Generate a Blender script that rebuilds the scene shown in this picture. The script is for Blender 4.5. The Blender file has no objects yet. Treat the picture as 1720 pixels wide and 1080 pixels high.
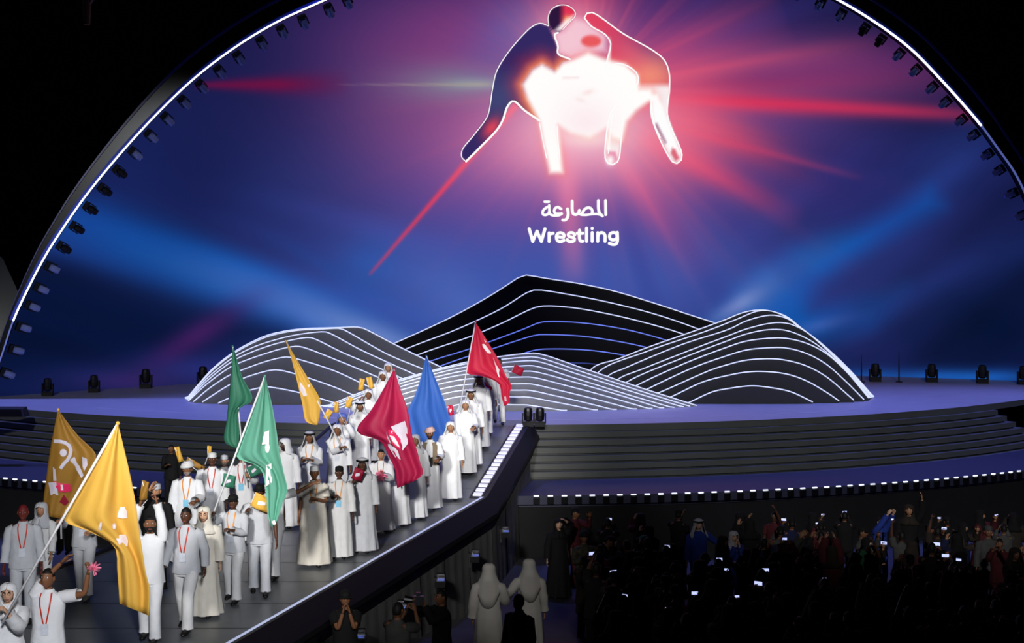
import bpy, bmesh, math, random
import numpy as np
from mathutils import Vector, Matrix

# ------------------------------------------------------------------ camera, world, lights, exposure
sc = bpy.context.scene
COL = sc.collection
F = 2500.0; HOR = 440.0; CX = 860.0; CAMZ = 4.5      # focal length / horizon row in photo pixels, eye height above the stage deck
cam_d = bpy.data.cameras.new('camera'); cam = bpy.data.objects.new('camera', cam_d); COL.objects.link(cam)
cam.location = (0, 0, CAMZ); cam.rotation_euler = (math.pi/2, 0, 0)
cam_d.sensor_width = 36; cam_d.lens = 36*F/1720; cam_d.shift_y = -(540-HOR)/1720; cam_d.clip_end = 400
sc.camera = cam
w = bpy.data.worlds.new('night'); sc.world = w; w.use_nodes = True
w.node_tree.nodes['Background'].inputs[0].default_value = (.35, .42, .6, 1)
w.node_tree.nodes['Background'].inputs[1].default_value = .006
sc.view_settings.view_transform = 'Standard'; sc.view_settings.look = 'None'
sc.view_settings.exposure = 0; sc.view_settings.gamma = 1; sc.view_settings.use_curve_mapping = False

def spot(name, loc, aim, power, cone, blend, color, radius=.3):
    d = bpy.data.lights.new(name, 'SPOT'); d.energy = power; d.spot_size = math.radians(cone); d.spot_blend = blend
    d.color = color; d.shadow_soft_size = radius
    o = bpy.data.objects.new(name, d); COL.objects.link(o); o.location = loc
    o.rotation_euler = (Vector(aim)-Vector(loc)).to_track_quat('-Z', 'Y').to_euler()
    return o
# follow spots of the house rig, high behind the stands
spot('follow_spot', (-6, -16, 15), (-3.2, 31, .1), 78000, 11.0, .7, (1, .98, .95), 1.3)
spot('follow_spot', (2, -14, 17), (-1.5, 38, .6), 88000, 8.0, .8, (1, .98, .95), 1.3)
spot('follow_spot', (5, -12, 14), (-6.0, 21, -.3), 33000, 15, .8, (.94, .96, 1), 1.2)
# wash of the stage rig above the arch
for x in (-25, -15, -5, 6, 16, 26):
    spot('stage_wash', (x, 50, 21), (x*.8, 46, 0), 12500, 56, .8, (.19, .23, 1), .6)
spot('stage_wash', (-2, 40, 22), (-3.0, 33, -.9), 6000, 30, .9, (.10, .16, 1), .6)
for x in (-11, 10):
    spot('front_wash', (x*.5, -14, 20), (x, 46, .6), 42000, 19, .6, (.95, .97, 1), .6)
# added fill spot, unseen, to brighten the two robed men by the runway
spot('robed_pair_fill', (1.5, 8, 9), (.1, 26.2, -1.5), 3600, 9, .8, (1, .96, .88), .3)

# ------------------------------------------------------------------ helpers
def P(px, py, Y):
    return Vector(((px-CX)/F*Y, Y, CAMZ-(py-HOR)/F*Y))
def onz(px, py, z=0.0):
    Y = (CAMZ-z)*F/(py-HOR)
    return P(px, py, Y)
def pix(v):
    return (CX+F*v[0]/v[1], HOR-F*(v[2]-CAMZ)/v[1])
RUN_Z = -.9; RT = 40.9; RK = 33.9
def runz(Y):
    if Y >= RT: return 0.0
    if Y <= RK: return RUN_Z
    return RUN_Z*(RT-Y)/(RT-RK)
def solveY(py, h=0.0):
    lo, hi = 10.0, 60.0
    for _ in range(60):
        m = (lo+hi)/2
        if HOR+F*(CAMZ-runz(m)-h)/m > py: lo = m
        else: hi = m
    return (lo+hi)/2
def srgb(r, g, b, a=1):
    f = lambda c: (c/255/12.92 if c/255 <= .04045 else ((c/255+.055)/1.055)**2.4)
    return (f(r), f(g), f(b), a)
MATS = {}
def mat(name, col=None, rough=.7, metal=0, emit=0, noise=.12, scale=6, spec=.3, bump=0, trans=0):
    if name in MATS: return MATS[name]
    m = bpy.data.materials.new(name); m.use_nodes = True; nt = m.node_tree; b = nt.nodes['Principled BSDF']
    b.inputs['Roughness'].default_value = rough; b.inputs['Metallic'].default_value = metal
    b.inputs['Specular IOR Level'].default_value = spec
    c = srgb(*col)
    if noise or bump:
        tc = nt.nodes.new('ShaderNodeTexCoord'); n = nt.nodes.new('ShaderNodeTexNoise'); n.inputs['Scale'].default_value = scale
        n.inputs['Detail'].default_value = 4
        nt.links.new(tc.outputs['Object'], n.inputs['Vector'])
        r = nt.nodes.new('ShaderNodeValToRGB')
        r.color_ramp.elements[0].position = .3; r.color_ramp.elements[1].position = .7
        r.color_ramp.elements[0].color = [x*(1-noise) for x in c[:3]]+[1]; r.color_ramp.elements[1].color = [min(1, x*(1+noise)) for x in c[:3]]+[1]
        nt.links.new(n.outputs['Fac'], r.inputs['Fac']); nt.links.new(r.outputs['Color'], b.inputs['Base Color'])
        if bump:
            bp = nt.nodes.new('ShaderNodeBump'); bp.inputs['Strength'].default_value = bump; bp.inputs['Distance'].default_value = .03
            nt.links.new(n.outputs['Fac'], bp.inputs['Height']); nt.links.new(bp.outputs['Normal'], b.inputs['Normal'])
    else: b.inputs['Base Color'].default_value = c
    if emit:
        b.inputs['Emission Color'].default_value = c; b.inputs['Emission Strength'].default_value = emit
    if trans:
        out = nt.nodes['Material Output']; t = nt.nodes.new('ShaderNodeBsdfTranslucent'); t.inputs['Color'].default_value = c
        mx = nt.nodes.new('ShaderNodeMixShader'); mx.inputs[0].default_value = trans
        nt.links.new(b.outputs[0], mx.inputs[1]); nt.links.new(t.outputs[0], mx.inputs[2]); nt.links.new(mx.outputs[0], out.inputs[0])
    MATS[name] = m
    return m
def mk(name, verts, faces, mats, parent=None, smooth=False, fm=None, origin=None):
    me = bpy.data.meshes.new(name)
    if origin is not None:
        o = Vector(origin); verts = [Vector(v)-o for v in verts]
    me.from_pydata([tuple(v) for v in verts], [], faces)
    if not isinstance(mats, (list, tuple)): mats = [mats]
    for m in mats: me.materials.append(m)
    if fm is not None: me.polygons.foreach_set('material_index', fm)
    if smooth: me.polygons.foreach_set('use_smooth', [True]*len(me.polygons))
    me.update()
    o = bpy.data.objects.new(name, me); COL.objects.link(o)
    if parent is not None: o.parent = parent
    return o
def empty(name, loc=(0, 0, 0), rz=0):
    o = bpy.data.objects.new(name, None); COL.objects.link(o); o.location = loc; o.rotation_euler = (0, 0, rz); o.empty_display_size = .2
    return o
def tag(o, label=None, cat=None, group=None, kind=None):
    if label: o['label'] = label
    if cat: o['category'] = cat
    if group: o['group'] = group
    if kind: o['kind'] = kind
    return o
class MB:
    def __init__(s): s.v = []; s.f = []; s.m = []
    def add(s, v, f, m=0):
        b = len(s.v); s.v += [Vector(x) for x in v]; s.f += [tuple(i+b for i in q) for q in f]; s.m += [m]*len(f) if isinstance(m, int) else m
    def box(s, c, d, m=0, R=None):
        c = Vector(c); x, y, z = d[0]/2, d[1]/2, d[2]/2
        v = [Vector(q) for q in ((-x,-y,-z),(x,-y,-z),(x,y,-z),(-x,y,-z),(-x,-y,z),(x,-y,z),(x,y,z),(-x,y,z))]
        if R is not None: v = [R@q for q in v]
        s.add([c+q for q in v], [(0,3,2,1),(4,5,6,7),(0,1,5,4),(1,2,6,5),(2,3,7,6),(3,0,4,7)], m)
    def tube(s, pts, rad, n=8, cap=True, m=0, ell=1.0, up=None):
        pts = [Vector(p) for p in pts]; k = len(pts)
        if not hasattr(rad, '__len__'): rad = [rad]*k
        T = []
        for i in range(k):
            t = pts[min(i+1, k-1)]-pts[max(i-1, 0)]; T.append(t.normalized() if t.length > 1e-9 else Vector((0, 0, 1)))
        a = Vector(up) if up is not None else (Vector((1, 0, 0)) if abs(T[0].x) < .8 else Vector((0, 1, 0)))
        V = []
        for i in range(k):
            a = (a-T[i]*a.dot(T[i])).normalized(); b = T[i].cross(a)
            for j in range(n):
                q = 2*math.pi*j/n; V.append(pts[i]+a*rad[i]*math.cos(q)+b*rad[i]*ell*math.sin(q))
        Fc = [(i*n+j, i*n+(j+1) % n, (i+1)*n+(j+1) % n, (i+1)*n+j) for i in range(k-1) for j in range(n)]
        if cap: Fc += [tuple(range(n))[::-1], tuple((k-1)*n+j for j in range(n))]
        s.add(V, Fc, m)
    def loft(s, rings, m=0, close=True, capb=False, capt=False):
        n = len(rings[0]); V = [p for r in rings for p in r]; k = len(rings)
        J = n if close else n-1
        Fc = [(i*n+j, i*n+(j+1) % n, (i+1)*n+(j+1) % n, (i+1)*n+j) for i in range(k-1) for j in range(J)]
        if capb: Fc.append(tuple(range(n))[::-1])
        if capt: Fc.append(tuple((k-1)*n+j for j in range(n)))
        s.add(V, Fc, m)
    def ball(s, c, r, nu=8, nv=6, m=0, R=None):
        c = Vector(c); r = Vector(r if hasattr(r, '__len__') else (r, r, r)); V = []; Fc = []
        for i in range(nv+1):
            t = math.pi*i/nv
            for j in range(nu):
                q = 2*math.pi*j/nu; p = Vector((r.x*math.sin(t)*math.cos(q), r.y*math.sin(t)*math.sin(q), r.z*math.cos(t)))
                V.append(c+(R@p if R is not None else p))
        for i in range(nv):
            for j in range(nu): Fc.append((i*nu+j, (i+1)*nu+j, (i+1)*nu+(j+1) % nu, i*nu+(j+1) % nu))
        s.add(V, Fc, m)
    def build(s, name, mats, parent=None, smooth=False, origin=None):
        return mk(name, s.v, s.f, mats, parent, smooth, s.m, origin)
def bez(pts, n=40):
    """Catmull-Rom through 2-D points, n samples, even in arc length"""
    p = [np.array(q, float) for q in pts]; p = [2*p[0]-p[1]]+p+[2*p[-1]-p[-2]]; out = []
    for i in range(1, len(p)-2):
        a, b, c, d = p[i-1:i+3]
        ta = .0; L = [0]
        for u, v in ((a, b), (b, c), (c, d)): L.append(L[-1]+max(1e-6, np.linalg.norm(v-u))**.5)
        for t in np.linspace(L[1], L[2], 24, endpoint=False):
            A1 = (L[1]-t)/(L[1]-L[0])*a+(t-L[0])/(L[1]-L[0])*b; A2 = (L[2]-t)/(L[2]-L[1])*b+(t-L[1])/(L[2]-L[1])*c; A3 = (L[3]-t)/(L[3]-L[2])*c+(t-L[2])/(L[3]-L[2])*d
            B1 = (L[2]-t)/(L[2]-L[0])*A1+(t-L[0])/(L[2]-L[0])*A2; B2 = (L[3]-t)/(L[3]-L[1])*A2+(t-L[1])/(L[3]-L[1])*A3
            out.append((L[2]-t)/(L[2]-L[1])*B1+(t-L[1])/(L[2]-L[1])*B2)
    out.append(p[-2]); out = np.array(out)
    s = np.r_[0, np.cumsum(np.linalg.norm(np.diff(out, axis=0), axis=1))]; q = np.linspace(0, s[-1], n)
    return np.stack([np.interp(q, s, out[:, k]) for k in range(out.shape[1])], 1)

# ------------------------------------------------------------------ materials shared by the setting
M_deck = mat('deck_vinyl', (150, 150, 158), .42, noise=.06, scale=1.5, spec=.4)
M_run = mat('runway_vinyl', (84, 88, 92), .34, noise=.12, scale=2.2, spec=.5)
M_step = mat('step_cladding', (78, 80, 78), .55, noise=.1, scale=1.0, spec=.3)
M_black = mat('black_paint', (9, 9, 11), .55, noise=.2, scale=3)
M_black_gloss = mat('black_gloss', (12, 12, 15), .25, noise=.1, spec=.5)
M_fascia = mat('fascia_cloth', (17, 17, 19), .9, noise=.2, scale=1.5)
M_wall = mat('hall_wall', (62, 64, 66), .9, noise=.25, scale=.12)
M_dark = mat('hall_dark', (26, 26, 29), .9, noise=.2, scale=.2)
M_floor = mat('audience_floor', (46, 46, 54), .7, noise=.2, scale=1)
M_led = mat('led_white', (235, 240, 255), .4, emit=1.5, noise=0)
M_led_hill = mat('led_contour', (214, 222, 245), .4, emit=.85, noise=0)
M_led_blue = mat('led_contour_blue', (110, 130, 225), .4, emit=.8, noise=0)
M_led_dim = mat('led_dim', (120, 135, 215), .4, emit=.4, noise=0)
M_lens = mat('blue_lens', (70, 105, 220), .2, emit=.07, noise=0)
# ------------------------------------------------------------------ stage deck, steps, ledge
SC = Vector((-.98, 65.36)); SR = 24.3
def ring_pt(r, a, z): return Vector((SC.x+r*math.sin(a), SC.y-r*math.cos(a), z))
NA = 120
def ring_band(profile, a0, a1, n=NA):
    """sweep a (radius, z) profile around the stage centre"""
    rings = [[ring_pt(r, a0+(a1-a0)*i/n, z) for r, z in profile] for i in range(n+1)]
    mb = MB(); mb.loft(rings, close=True, capb=True, capt=True); return mb
deck_v = [ring_pt(SR, -math.pi+2*math.pi*i/240, 0) for i in range(240)]
lo = [Vector((v.x, v.y, -.19)) for v in deck_v]
mb = MB(); mb.add(deck_v, [tuple(range(240))]); mb.add(deck_v+lo, [(i, 240+i, 240+(i+1) % 240, (i+1) % 240) for i in range(240)], 1)
deck = mb.build('stage_deck', [M_deck, M_step]); tag(deck, 'round blue-lit stage deck under the striped hills', 'stage', kind='structure')
NST = 7; ST = .197; TR = .15
for k in range(1, NST+1):
    r = SR+TR*k; z = -ST*k
    a1 = .86 if k == NST else .735+.012*(k-1)
    st = ring_band([(r-.6, z), (r, z), (r, z-.15), (r-.09, z-.152), (r-.09, z-ST-.02), (r-.6, z-ST-.02)], -.86, a1)
    st.build('step', M_step, deck)
ZL = -NST*ST          # ledge level
RL0 = SR+TR*NST; RL1 = 28.0
led = ring_band([(RL0-.4, ZL-.001), (RL1, ZL-.001), (RL1, ZL-.22), (RL1-.15, ZL-.22), (RL1-.15, ZL-.3), (RL0-.4, ZL-.3)], -.95, .95)
ledge = led.build('stage_ledge', mat('ledge_vinyl', (42, 44, 64), .5, noise=.08, spec=.3)); tag(ledge, 'low curved ledge below the stage steps, edged with small white lights', 'ledge', kind='structure')
fas = ring_band([(RL1-.2, ZL-.25), (RL1-.18, -3.2), (RL1-.4, -3.2), (RL1-.4, ZL-.25)], -.95, .95)
fasc = fas.build('wall_front', M_fascia); tag(fasc, 'black fascia below the stage ledge', 'wall', kind='structure')
me_l = None; me_b = None
for i in range(96):
    a = -.60+1.2*i/95
    if -.02 < a-.0 < .045 or -.2 < a < .04: continue
    p = ring_pt(RL1+.02, a, ZL+.0)
    if me_l is None:
        m2 = MB(); m2.box((0, 0, 0), (.13, .04, .028)); o = m2.build('edge_light', M_led, ledge); me_l = o.data
        m3 = MB(); m3.box((0, 0, 0), (.16, .10, .16)); m3.box((0, -.05, .03), (.12, .02, .05)); ob = m3.build('edge_light_housing', M_black_gloss, ledge); me_b = ob.data
    else:
        o = bpy.data.objects.new('edge_light', me_l); COL.objects.link(o); o.parent = ledge
        ob = bpy.data.objects.new('edge_light_housing', me_b); COL.objects.link(ob); ob.parent = ledge
    o.location = p; o.rotation_euler = (0, 0, a); ob.location = p+Vector((0, 0, -.115)); ob.rotation_euler = (0, 0, a)
# thin pale line let into the deck
for r, a0, a1 in ((SR-1.6, -.55, -.17), (SR-1.25, .03, .52)):
    ln = ring_band([(r, .002), (r+.035, .002), (r+.035, .006), (r, .006)], a0, a1, 60); ln.build('floor_line', mat('pale_line', (190, 190, 215), .5, noise=0), deck)

# ------------------------------------------------------------------ runway
ER = [Vector((.62, 42.3, 0)), Vector((.41, 40.9, 0)), Vector((-.65, 33.9, RUN_Z)), Vector((-3.92, 21.1, RUN_Z)), Vector((-5.73, 14.0, RUN_Z))]
WID = 5.3
EL = [Vector((v.x-WID, v.y, v.z)) for v in ER]
mb = MB()
for i in range(4):
    a, b, c, d = ER[i], ER[i+1], EL[i+1], EL[i]
    lo = [Vector((q.x, q.y, -3.3)) for q in (a, b, c, d)]
    e = Vector((0, 0, .006))
    mb.add([a+e, b+e, c+e, d+e]+lo, [(0, 3, 2, 1), (0, 1, 5, 4), (2, 3, 7, 6)] + ([(1, 2, 6, 5)] if i == 3 else []))
runway = mb.build('runway', M_run); tag(runway, 'grey runway leading down from the stage through the audience', 'runway', kind='structure')
# faint cross joints of the runway sheets
for Y in [15.5+1.6*i for i in range(16)]:
    t = None
    for i in range(4):
        if ER[i+1].y <= Y <= ER[i].y: t = (Y-ER[i].y)/(ER[i+1].y-ER[i].y); x = ER[i].lerp(ER[i+1], t).x
    z = runz(Y)
    j = MB(); j.add([(x-WID, Y, z+.009), (x, Y, z+.009), (x, Y+.02, z+.009), (x-WID, Y+.02, z+.009)], [(0, 1, 2, 3)]); j.build('sheet_joint', M_black, runway)
nrm = []
for i in range(5):
    t = (ER[min(i+1, 4)]-ER[max(i-1, 0)]); t.z = 0; t.normalize(); nrm.append(Vector((-t.y, t.x, 0)))
def side(i, prof, flip=1, base=None):
    base = base or ER
    return [base[i]+nrm[i]*flip*q[0]+Vector((0, 0, q[1])) for q in prof]
M_par = mat('parapet_black', (20, 20, 22), .5, noise=.15, spec=.25)
def sweep(prof, idx=range(5), flip=1, base=None, floor=None):
    m = MB(); m.loft([side(i, prof, flip, base) for i in idx], close=True, capb=True, capt=True); return m
mb = sweep([(.0, -.4), (.0, .05), (.08, .05), (.33, -.30), (.33, -.40), (.24, -.44), (.24, -.62), (.1, -.62)])
par = mb.build('parapet', M_par, runway)
mb = sweep([(.0, -.4), (.0, .05), (.08, .05), (.33, -.30), (.33, -.40), (.1, -.62)], flip=-1, base=EL); mb.build('parapet', M_par, runway)
# edge strip of the lower runway, its metal reflection put in as glow, and the row of white light bars beside the ramp
mb = sweep([(-.05, .052), (.012, .052), (.012, .01), (-.05, .01)], idx=(2, 3, 4)); mb.build('edge_strip', mat('edge_strip', (190, 198, 235), .4, emit=.55, noise=0), runway)
mb = sweep([(-.34, .012), (-.03, .012), (-.03, .03), (-.34, .03)], idx=(1, 2)); mb.build('gutter', M_black, runway)
NB = 19
for i in range(NB):
    t0 = (i+.18)/NB; t1 = (i+.72)/NB
    q = []
    for t in (t0, t1):
        c = ER[1].lerp(ER[2], t); n = nrm[1].lerp(nrm[2], t)
        for s in (-.27, -.07): q.append(c+n*s+Vector((0, 0, .034)))
    m = MB(); u = Vector((0, 0, .03)); m.add(q+[x+u for x in q], [(4, 6, 7, 5), (0, 1, 5, 4), (2, 6, 7, 3), (0, 4, 6, 2), (1, 3, 7, 5)])
    m.build('light_bar', mat('light_bar', (214, 214, 240), .4, emit=.7, noise=0), runway)
# side wall of cloth panels below the parapet
def edge_at(Y):
    for i in range(4):
        if ER[i+1].y <= Y <= ER[i].y:
            t = (Y-ER[i].y)/(ER[i+1].y-ER[i].y); return ER[i].lerp(ER[i+1], t), nrm[i].lerp(nrm[i+1], t)
wr = empty('wall_right', (0, 0, 0)); tag(wr, 'dark cloth panels along the side of the runway', 'wall', kind='structure')
Ys = [39.8, 37.6, 35.6, 33.7, 31.9, 30.2, 28.6, 27.0, 25.4, 23.8, 22.2, 20.6, 19.0, 17.2, 15.4]
rnd = random.Random(5)
M_panel = mat('panel_cloth', (84, 83, 82), .95, noise=.18, scale=2.5, bump=.3)
for a, b in zip(Ys[:-1], Ys[1:]):
    V = []; n = 10; rows = 2
    for j, (off, dz) in enumerate(((.24, -.64), (.30, None))):
        for i in range(n+1):
            Y = a+(b-a)*(i/n)*.99; e, nn = edge_at(Y); rip = .02*math.sin(i*2.1+a)*(j*.8+.2)
            z = e.z+dz if dz is not None else -3.2
            V.append(Vector((e.x, e.y, z))+nn*(off+rip))
    mk('cloth_panel', V, [(i, i+1, n+2+i, n+1+i) for i in range(n)], M_panel, wr, smooth=True)
# small uplights set in the recess under the parapet
for k, Y in enumerate((34.2, 31.6, 29.2, 26.9, 24.8, 22.9)):
    e, nn = edge_at(Y); p = Vector((e.x, e.y, e.z-.86))+nn*.46
    t = empty('uplight', p); tag(t, ['uplight under the runway edge nearest the stage', 'second uplight from the stage under the runway edge', 'third uplight from the stage under the runway edge', 'fourth uplight from the stage under the runway edge', 'fifth uplight from the stage under the runway edge', 'uplight under the runway edge nearest the camera'][k], 'lamp', 'uplights along the runway side')
    m = MB(); m.box((0, 0, 0), (.2, .42, .12)); m.box((0, .14, .09), (.16, .1, .1)); m.build('housing', M_black_gloss, t)
    m = MB(); m.box((.02, -.06, .067), (.13, .13, .014)); m.build('lens', M_lens, t)
    m = MB(); m.box((-.1, 0, -.05), (.05, .1, .3)); m.build('bracket', M_black, t)

# ------------------------------------------------------------------ audience floor and hall
tiers = [(60, 30.5, -2.95)]
y = 30.5; z = -2.95
while y > 12: tiers.append((y, y-1.25, z+.125)); y -= 1.25; z += .125
def floorz(Y):
    for a, b, zz in tiers:
        if b < Y <= a: return zz
    return z
fl = empty('floor', (0, 0, 0)); tag(fl, 'dark stepped floor of the standing audience', 'floor', kind='structure')
for a, b, zz in tiers[1:]:
    m = MB(); m.box((12.5, (a+b)/2, zz-.3), (38, a-b, .6)); m.build('terrace_step', M_floor, fl)
m = MB(); m.box((0, 45, -3.05), (120, 29, .2)); m.build('floor_slab', M_floor, fl)
m = MB(); m.box((-24, 22, -2.6), (29, 22, .3)); m.build('floor_slab', M_floor, fl)
m = MB(); m.box((0, 92, 12), (190, .4, 60)); wb = m.build('wall_back', M_dark); tag(wb, 'black rear wall of the hall around the arch', 'wall', kind='structure')
# pale wall left of the arch, seen edge-on; shade beside the arch put into its slanting outline
m = MB(); m.add([(-60, 62, -3), (-18.6, 58.5, -3), (-18.8, 58.5, 2), (-20.0, 58.5, 4.6), (-22.5, 58.5, 7.5), (-60, 58, 12)], [(0, 1, 2, 3, 4, 5)]); wl = m.build('wall_left', M_wall); tag(wl, 'dim grey hall wall left of the arch', 'wall', kind='structure')
d = bpy.data.lights.new('wall_fill', 'POINT'); d.energy = 75; d.color = (1, .97, .9); d.shadow_soft_size = .4  # unseen lamp added for the pale gradient on the grey wall
o = bpy.data.objects.new('wall_fill', d); COL.objects.link(o); o.location = (-20.6, 57.2, 1.6)

# ------------------------------------------------------------------ arch and LED screen
PB = Vector((-17.0, 49.3)); PE = Vector((18.9, 54.9)); pd = (PE-PB).normalized(); pn = Vector((-pd.y, pd.x))
def plane_hit(px, py, w=0.0):
    t = (px-CX)/F; o = PB+pn*w
    u = (t*o.y-o.x)/(pd.x-t*pd.y); Y = o.y+u*pd.y
    return u, CAMZ-(py-HOR)/F*Y
ARCH = [(-42, 700), (-22, 655), (0, 610), (25, 537), (50, 483), (78, 430), (100, 395), (143, 333), (200, 263), (267, 190), (333, 128), (400, 78), (467, 38), (550, 0), (640, -42), (760, -82), (880, -104), (985, -110), (1090, -104), (1200, -82), (1310, -42), (1400, 0), (1468, 41), (1524, 83), (1579, 139), (1642, 211), (1672, 252), (1698, 289), (1720, 333), (1755, 415), (1782, 500), (1800, 590), (1808, 700)]
arc_px = bez(ARCH, 400)
arc = np.array([plane_hit(*q) for q in arc_px])
it = int(np.argmax(arc[:, 1])); ZT = arc[it, 1]
def bounds(z):
    l = np.interp(z, arc[:it+1, 1], arc[:it+1, 0]); r = np.interp(z, arc[it:, 1][::-1], arc[it:, 0][::-1]); return l, r
WD = 8.2
def dish(u, z):
    l, r = bounds(z); s = np.clip((u-(l+r)/2)/np.maximum((r-l)/2, 1e-3), -1, 1); return WD*(1-s*s)*(1-np.clip(z/ZT, 0, 1)**2)+.15
def scr_world(u, z, w): return (PB.x+pd.x*u+pn.x*w, PB.y+pd.y*u+pn.y*w, z)
def scr_pt(px, py, off=.05):
    w_ = 2.0
    for _ in range(25):
        u, z = plane_hit(px, py, w_); w_ = .5*w_+.5*float(dish(u, z)-off)
    return Vector(scr_world(u, z, w_))

def polymask(x, y, poly, blur):
    poly = np.array(poly, float); ins = np.zeros(x.shape, bool); dist = np.full(x.shape, 1e9)
    for (x0, y0), (x1, y1) in zip(poly, np.roll(poly, -1, axis=0)):
        c = ((y0 > y) != (y1 > y)) & (x < (x1-x0)*(y-y0)/((y1-y0) if abs(y1-y0) > 1e-9 else 1e-9)+x0); ins ^= c
        dx, dy = x1-x0, y1-y0; t = np.clip(((x-x0)*dx+(y-y0)*dy)/(dx*dx+dy*dy+1e-9), 0, 1)
        dist = np.minimum(dist, np.hypot(x-x0-t*dx, y-y0-t*dy))
    sd = np.where(ins, dist, -dist); t = np.clip(sd/blur*.5+.5, 0, 1); return t*t*(3-2*t)
def Z2(pts): return [(760+a/3.725, b/3.725) for a, b in pts]
BODY_L = Z2([(600,162),(550,145),(500,165),(440,220),(340,340),(275,450),(250,560),(232,680),(215,735),(130,850),(60,940),(58,985),(85,1010),(180,915),(280,810),(315,750),(345,665),(380,632),(450,690),(545,755),(500,660),(445,570),(437,520),(500,430),(560,400),(620,425),(672,458),(668,410),(690,385),(735,370),(660,340),(655,290),(622,205)])
HEAD_L = Z2([(602,160),(598,110),(615,65),(660,35),(720,35),(765,70),(768,100),(735,135),(690,185),(660,205),(622,188)])
BODY_R = Z2([(825,112),(838,85),(875,78),(930,110),(1060,205),(1260,320),(1325,375),(1355,450),(1358,560),(1345,720),(1435,960),(1432,1000),(1395,1025),(1360,990),(1260,780),(1240,690),(1240,600),(1195,575),(1130,620),(1075,720),(1055,880),(1035,1010),(1000,1030),(962,1010),(962,850),(995,700),(1070,610),(1150,545),(1160,470),(1090,410),(1010,400),(965,470),(965,390),(990,270),(955,215),(870,165)])
CORE = Z2([(440,530),(500,440),(560,402),(640,450),(690,395),(760,372),(850,330),(950,370),(1080,400),(1160,470),(1170,560),(1240,560),(1270,620),(1220,640),(1150,690),(1090,760),(1060,880),(1000,860),(960,800),(860,860),(740,830),(660,780),(690,1080),(610,1080),(570,900),(545,760),(470,620)])
ARM = Z2([(1240,600),(1280,590),(1310,660),(1340,740),(1420,950),(1395,1010),(1340,900),(1265,760)])
def picture(x, y):
    """colour of the moving image at photo pixel (x, y), sRGB 0..255"""
    c = np.zeros(x.shape+(3,)); A = lambda *q: np.array(q, float)
    def over(col, m, k=1.0):
        nonlocal c; m = np.clip(m*k, 0, 1)[..., None]; c = c*(1-m)+A(*col)*m
    def addc(col, m):
        nonlocal c; c = c+A(*col)*m[..., None]
    def G(cx, cy, sx, sy, ang=0):
        a = math.radians(ang); dx = (x-cx)*math.cos(a)+(y-cy)*math.sin(a); dy = -(x-cx)*math.sin(a)+(y-cy)*math.cos(a)
        return np.exp(-.5*((dx/sx)**2+(dy/sy)**2))
    def beam(x0, y0, x1, y1, w0, w1, p=1.0):
        L = math.hypot(x1-x0, y1-y0); dx, dy = (x1-x0)/L, (y1-y0)/L
        t = ((x-x0)*dx+(y-y0)*dy)/L; n = -(x-x0)*dy+(y-y0)*dx; ww = w0+(w1-w0)*np.clip(t, 0, 1)
        return np.exp(-.5*(n/ww)**2)*np.clip(t*12, 0, 1)*np.clip(1-t, 0, 1)**p
    c[:] = A(14, 20, 58)
    over((30, 36, 96), G(950, 330, 520, 230))
    over((64, 82, 165), G(960, 430, 330, 130), .85)
    over((52, 78, 162), G(760, 520, 260, 90, 12), .8)
    # blue sweep on the left
    over((34, 50, 116), G(480, 275, 130, 60, 20), .6); over((30, 38, 100), G(470, 400, 130, 40, 20), .7)
    s1 = polymask(x, y, [(40, 318), (180, 330), (293, 372), (367, 411), (426, 440), (515, 479), (640, 537), (780, 600), (700, 660), (560, 604), (456, 562), (367, 535), (278, 511), (189, 476), (120, 450), (40, 430)], 30)
    over((30, 58, 134), s1, .95); over((8, 82, 166), s1*G(370, 450, 170, 44, 19), 1.15); over((36, 96, 176), s1*G(430, 480, 130, 22, 17), .8); over((64, 108, 188), s1*G(520, 520, 130, 26, 18), .85); over((116, 142, 202), s1*G(640, 565, 90, 22, 20), .9)
    over((12, 80, 164), G(625, 445, 32, 40, 55), .8); over((26, 70, 152), G(590, 470, 90, 9, 28), .6); over((112, 138, 200), G(775, 500, 46, 26, 35), .75); over((74, 108, 186), G(760, 500, 110, 46, 25), .6)
    dk = polymask(x, y, [(20, 440), (90, 440), (260, 485), (420, 540), (470, 560), (380, 590), (150, 660), (-60, 690)], 60)
    over((6, 18, 52), dk, .95)
    over((42, 48, 122), G(330, 625, 190, 24, -3), .7); over((72, 28, 92), G(335, 560, 70, 16, -32), .75); over((70, 36, 100), G(220, 640, 60, 12), .4)
    over((22, 44, 112), G(250, 310, 110, 70, 30), .45); over((34, 54, 118), G(470, 270, 130, 90, 20), .55); over((18, 22, 66), G(330, 300, 60, 70), .4)
    # right sweeps
    over((36, 58, 130), G(1560, 300, 130, 34, -38), .9); over((26, 36, 96), G(1400, 340, 120, 40, -25), .7)
    r1_ = polymask(x, y, [(1195, 540), (1245, 480), (1330, 428), (1440, 385), (1560, 320), (1580, 345), (1440, 425), (1375, 475), (1365, 520), (1440, 512), (1520, 490), (1460, 545), (1380, 570), (1290, 560)], 34)
    over((10, 82, 166), r1_, 1.0); over((36, 96, 178), G(1330, 455, 60, 15, -32), .8); over((70, 118, 192), G(1275, 488, 40, 20, -38), .8); over((150, 172, 220), G(1240, 512, 30, 10, -30), .95); over((60, 104, 184), G(1385, 545, 40, 8, -14), .85)
    over((34, 50, 120), G(1590, 470, 150, 20, -22), .75); over((5, 17, 48), G(1690, 530, 120, 70, -20), .97); over((28, 34, 92), G(1440, 470, 60, 20, -20), .6); over((26, 92, 182), G(1590, 634, 170, 10), .9)
    over((14, 20, 60), G(1610, 60, 150, 110, 35), .6)
    n1 = -(x-400)*math.sin(.29)+(y-440)*math.cos(.29); n2 = (x-1450)*math.sin(.66)+(y-400)*math.cos(.66)
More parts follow.
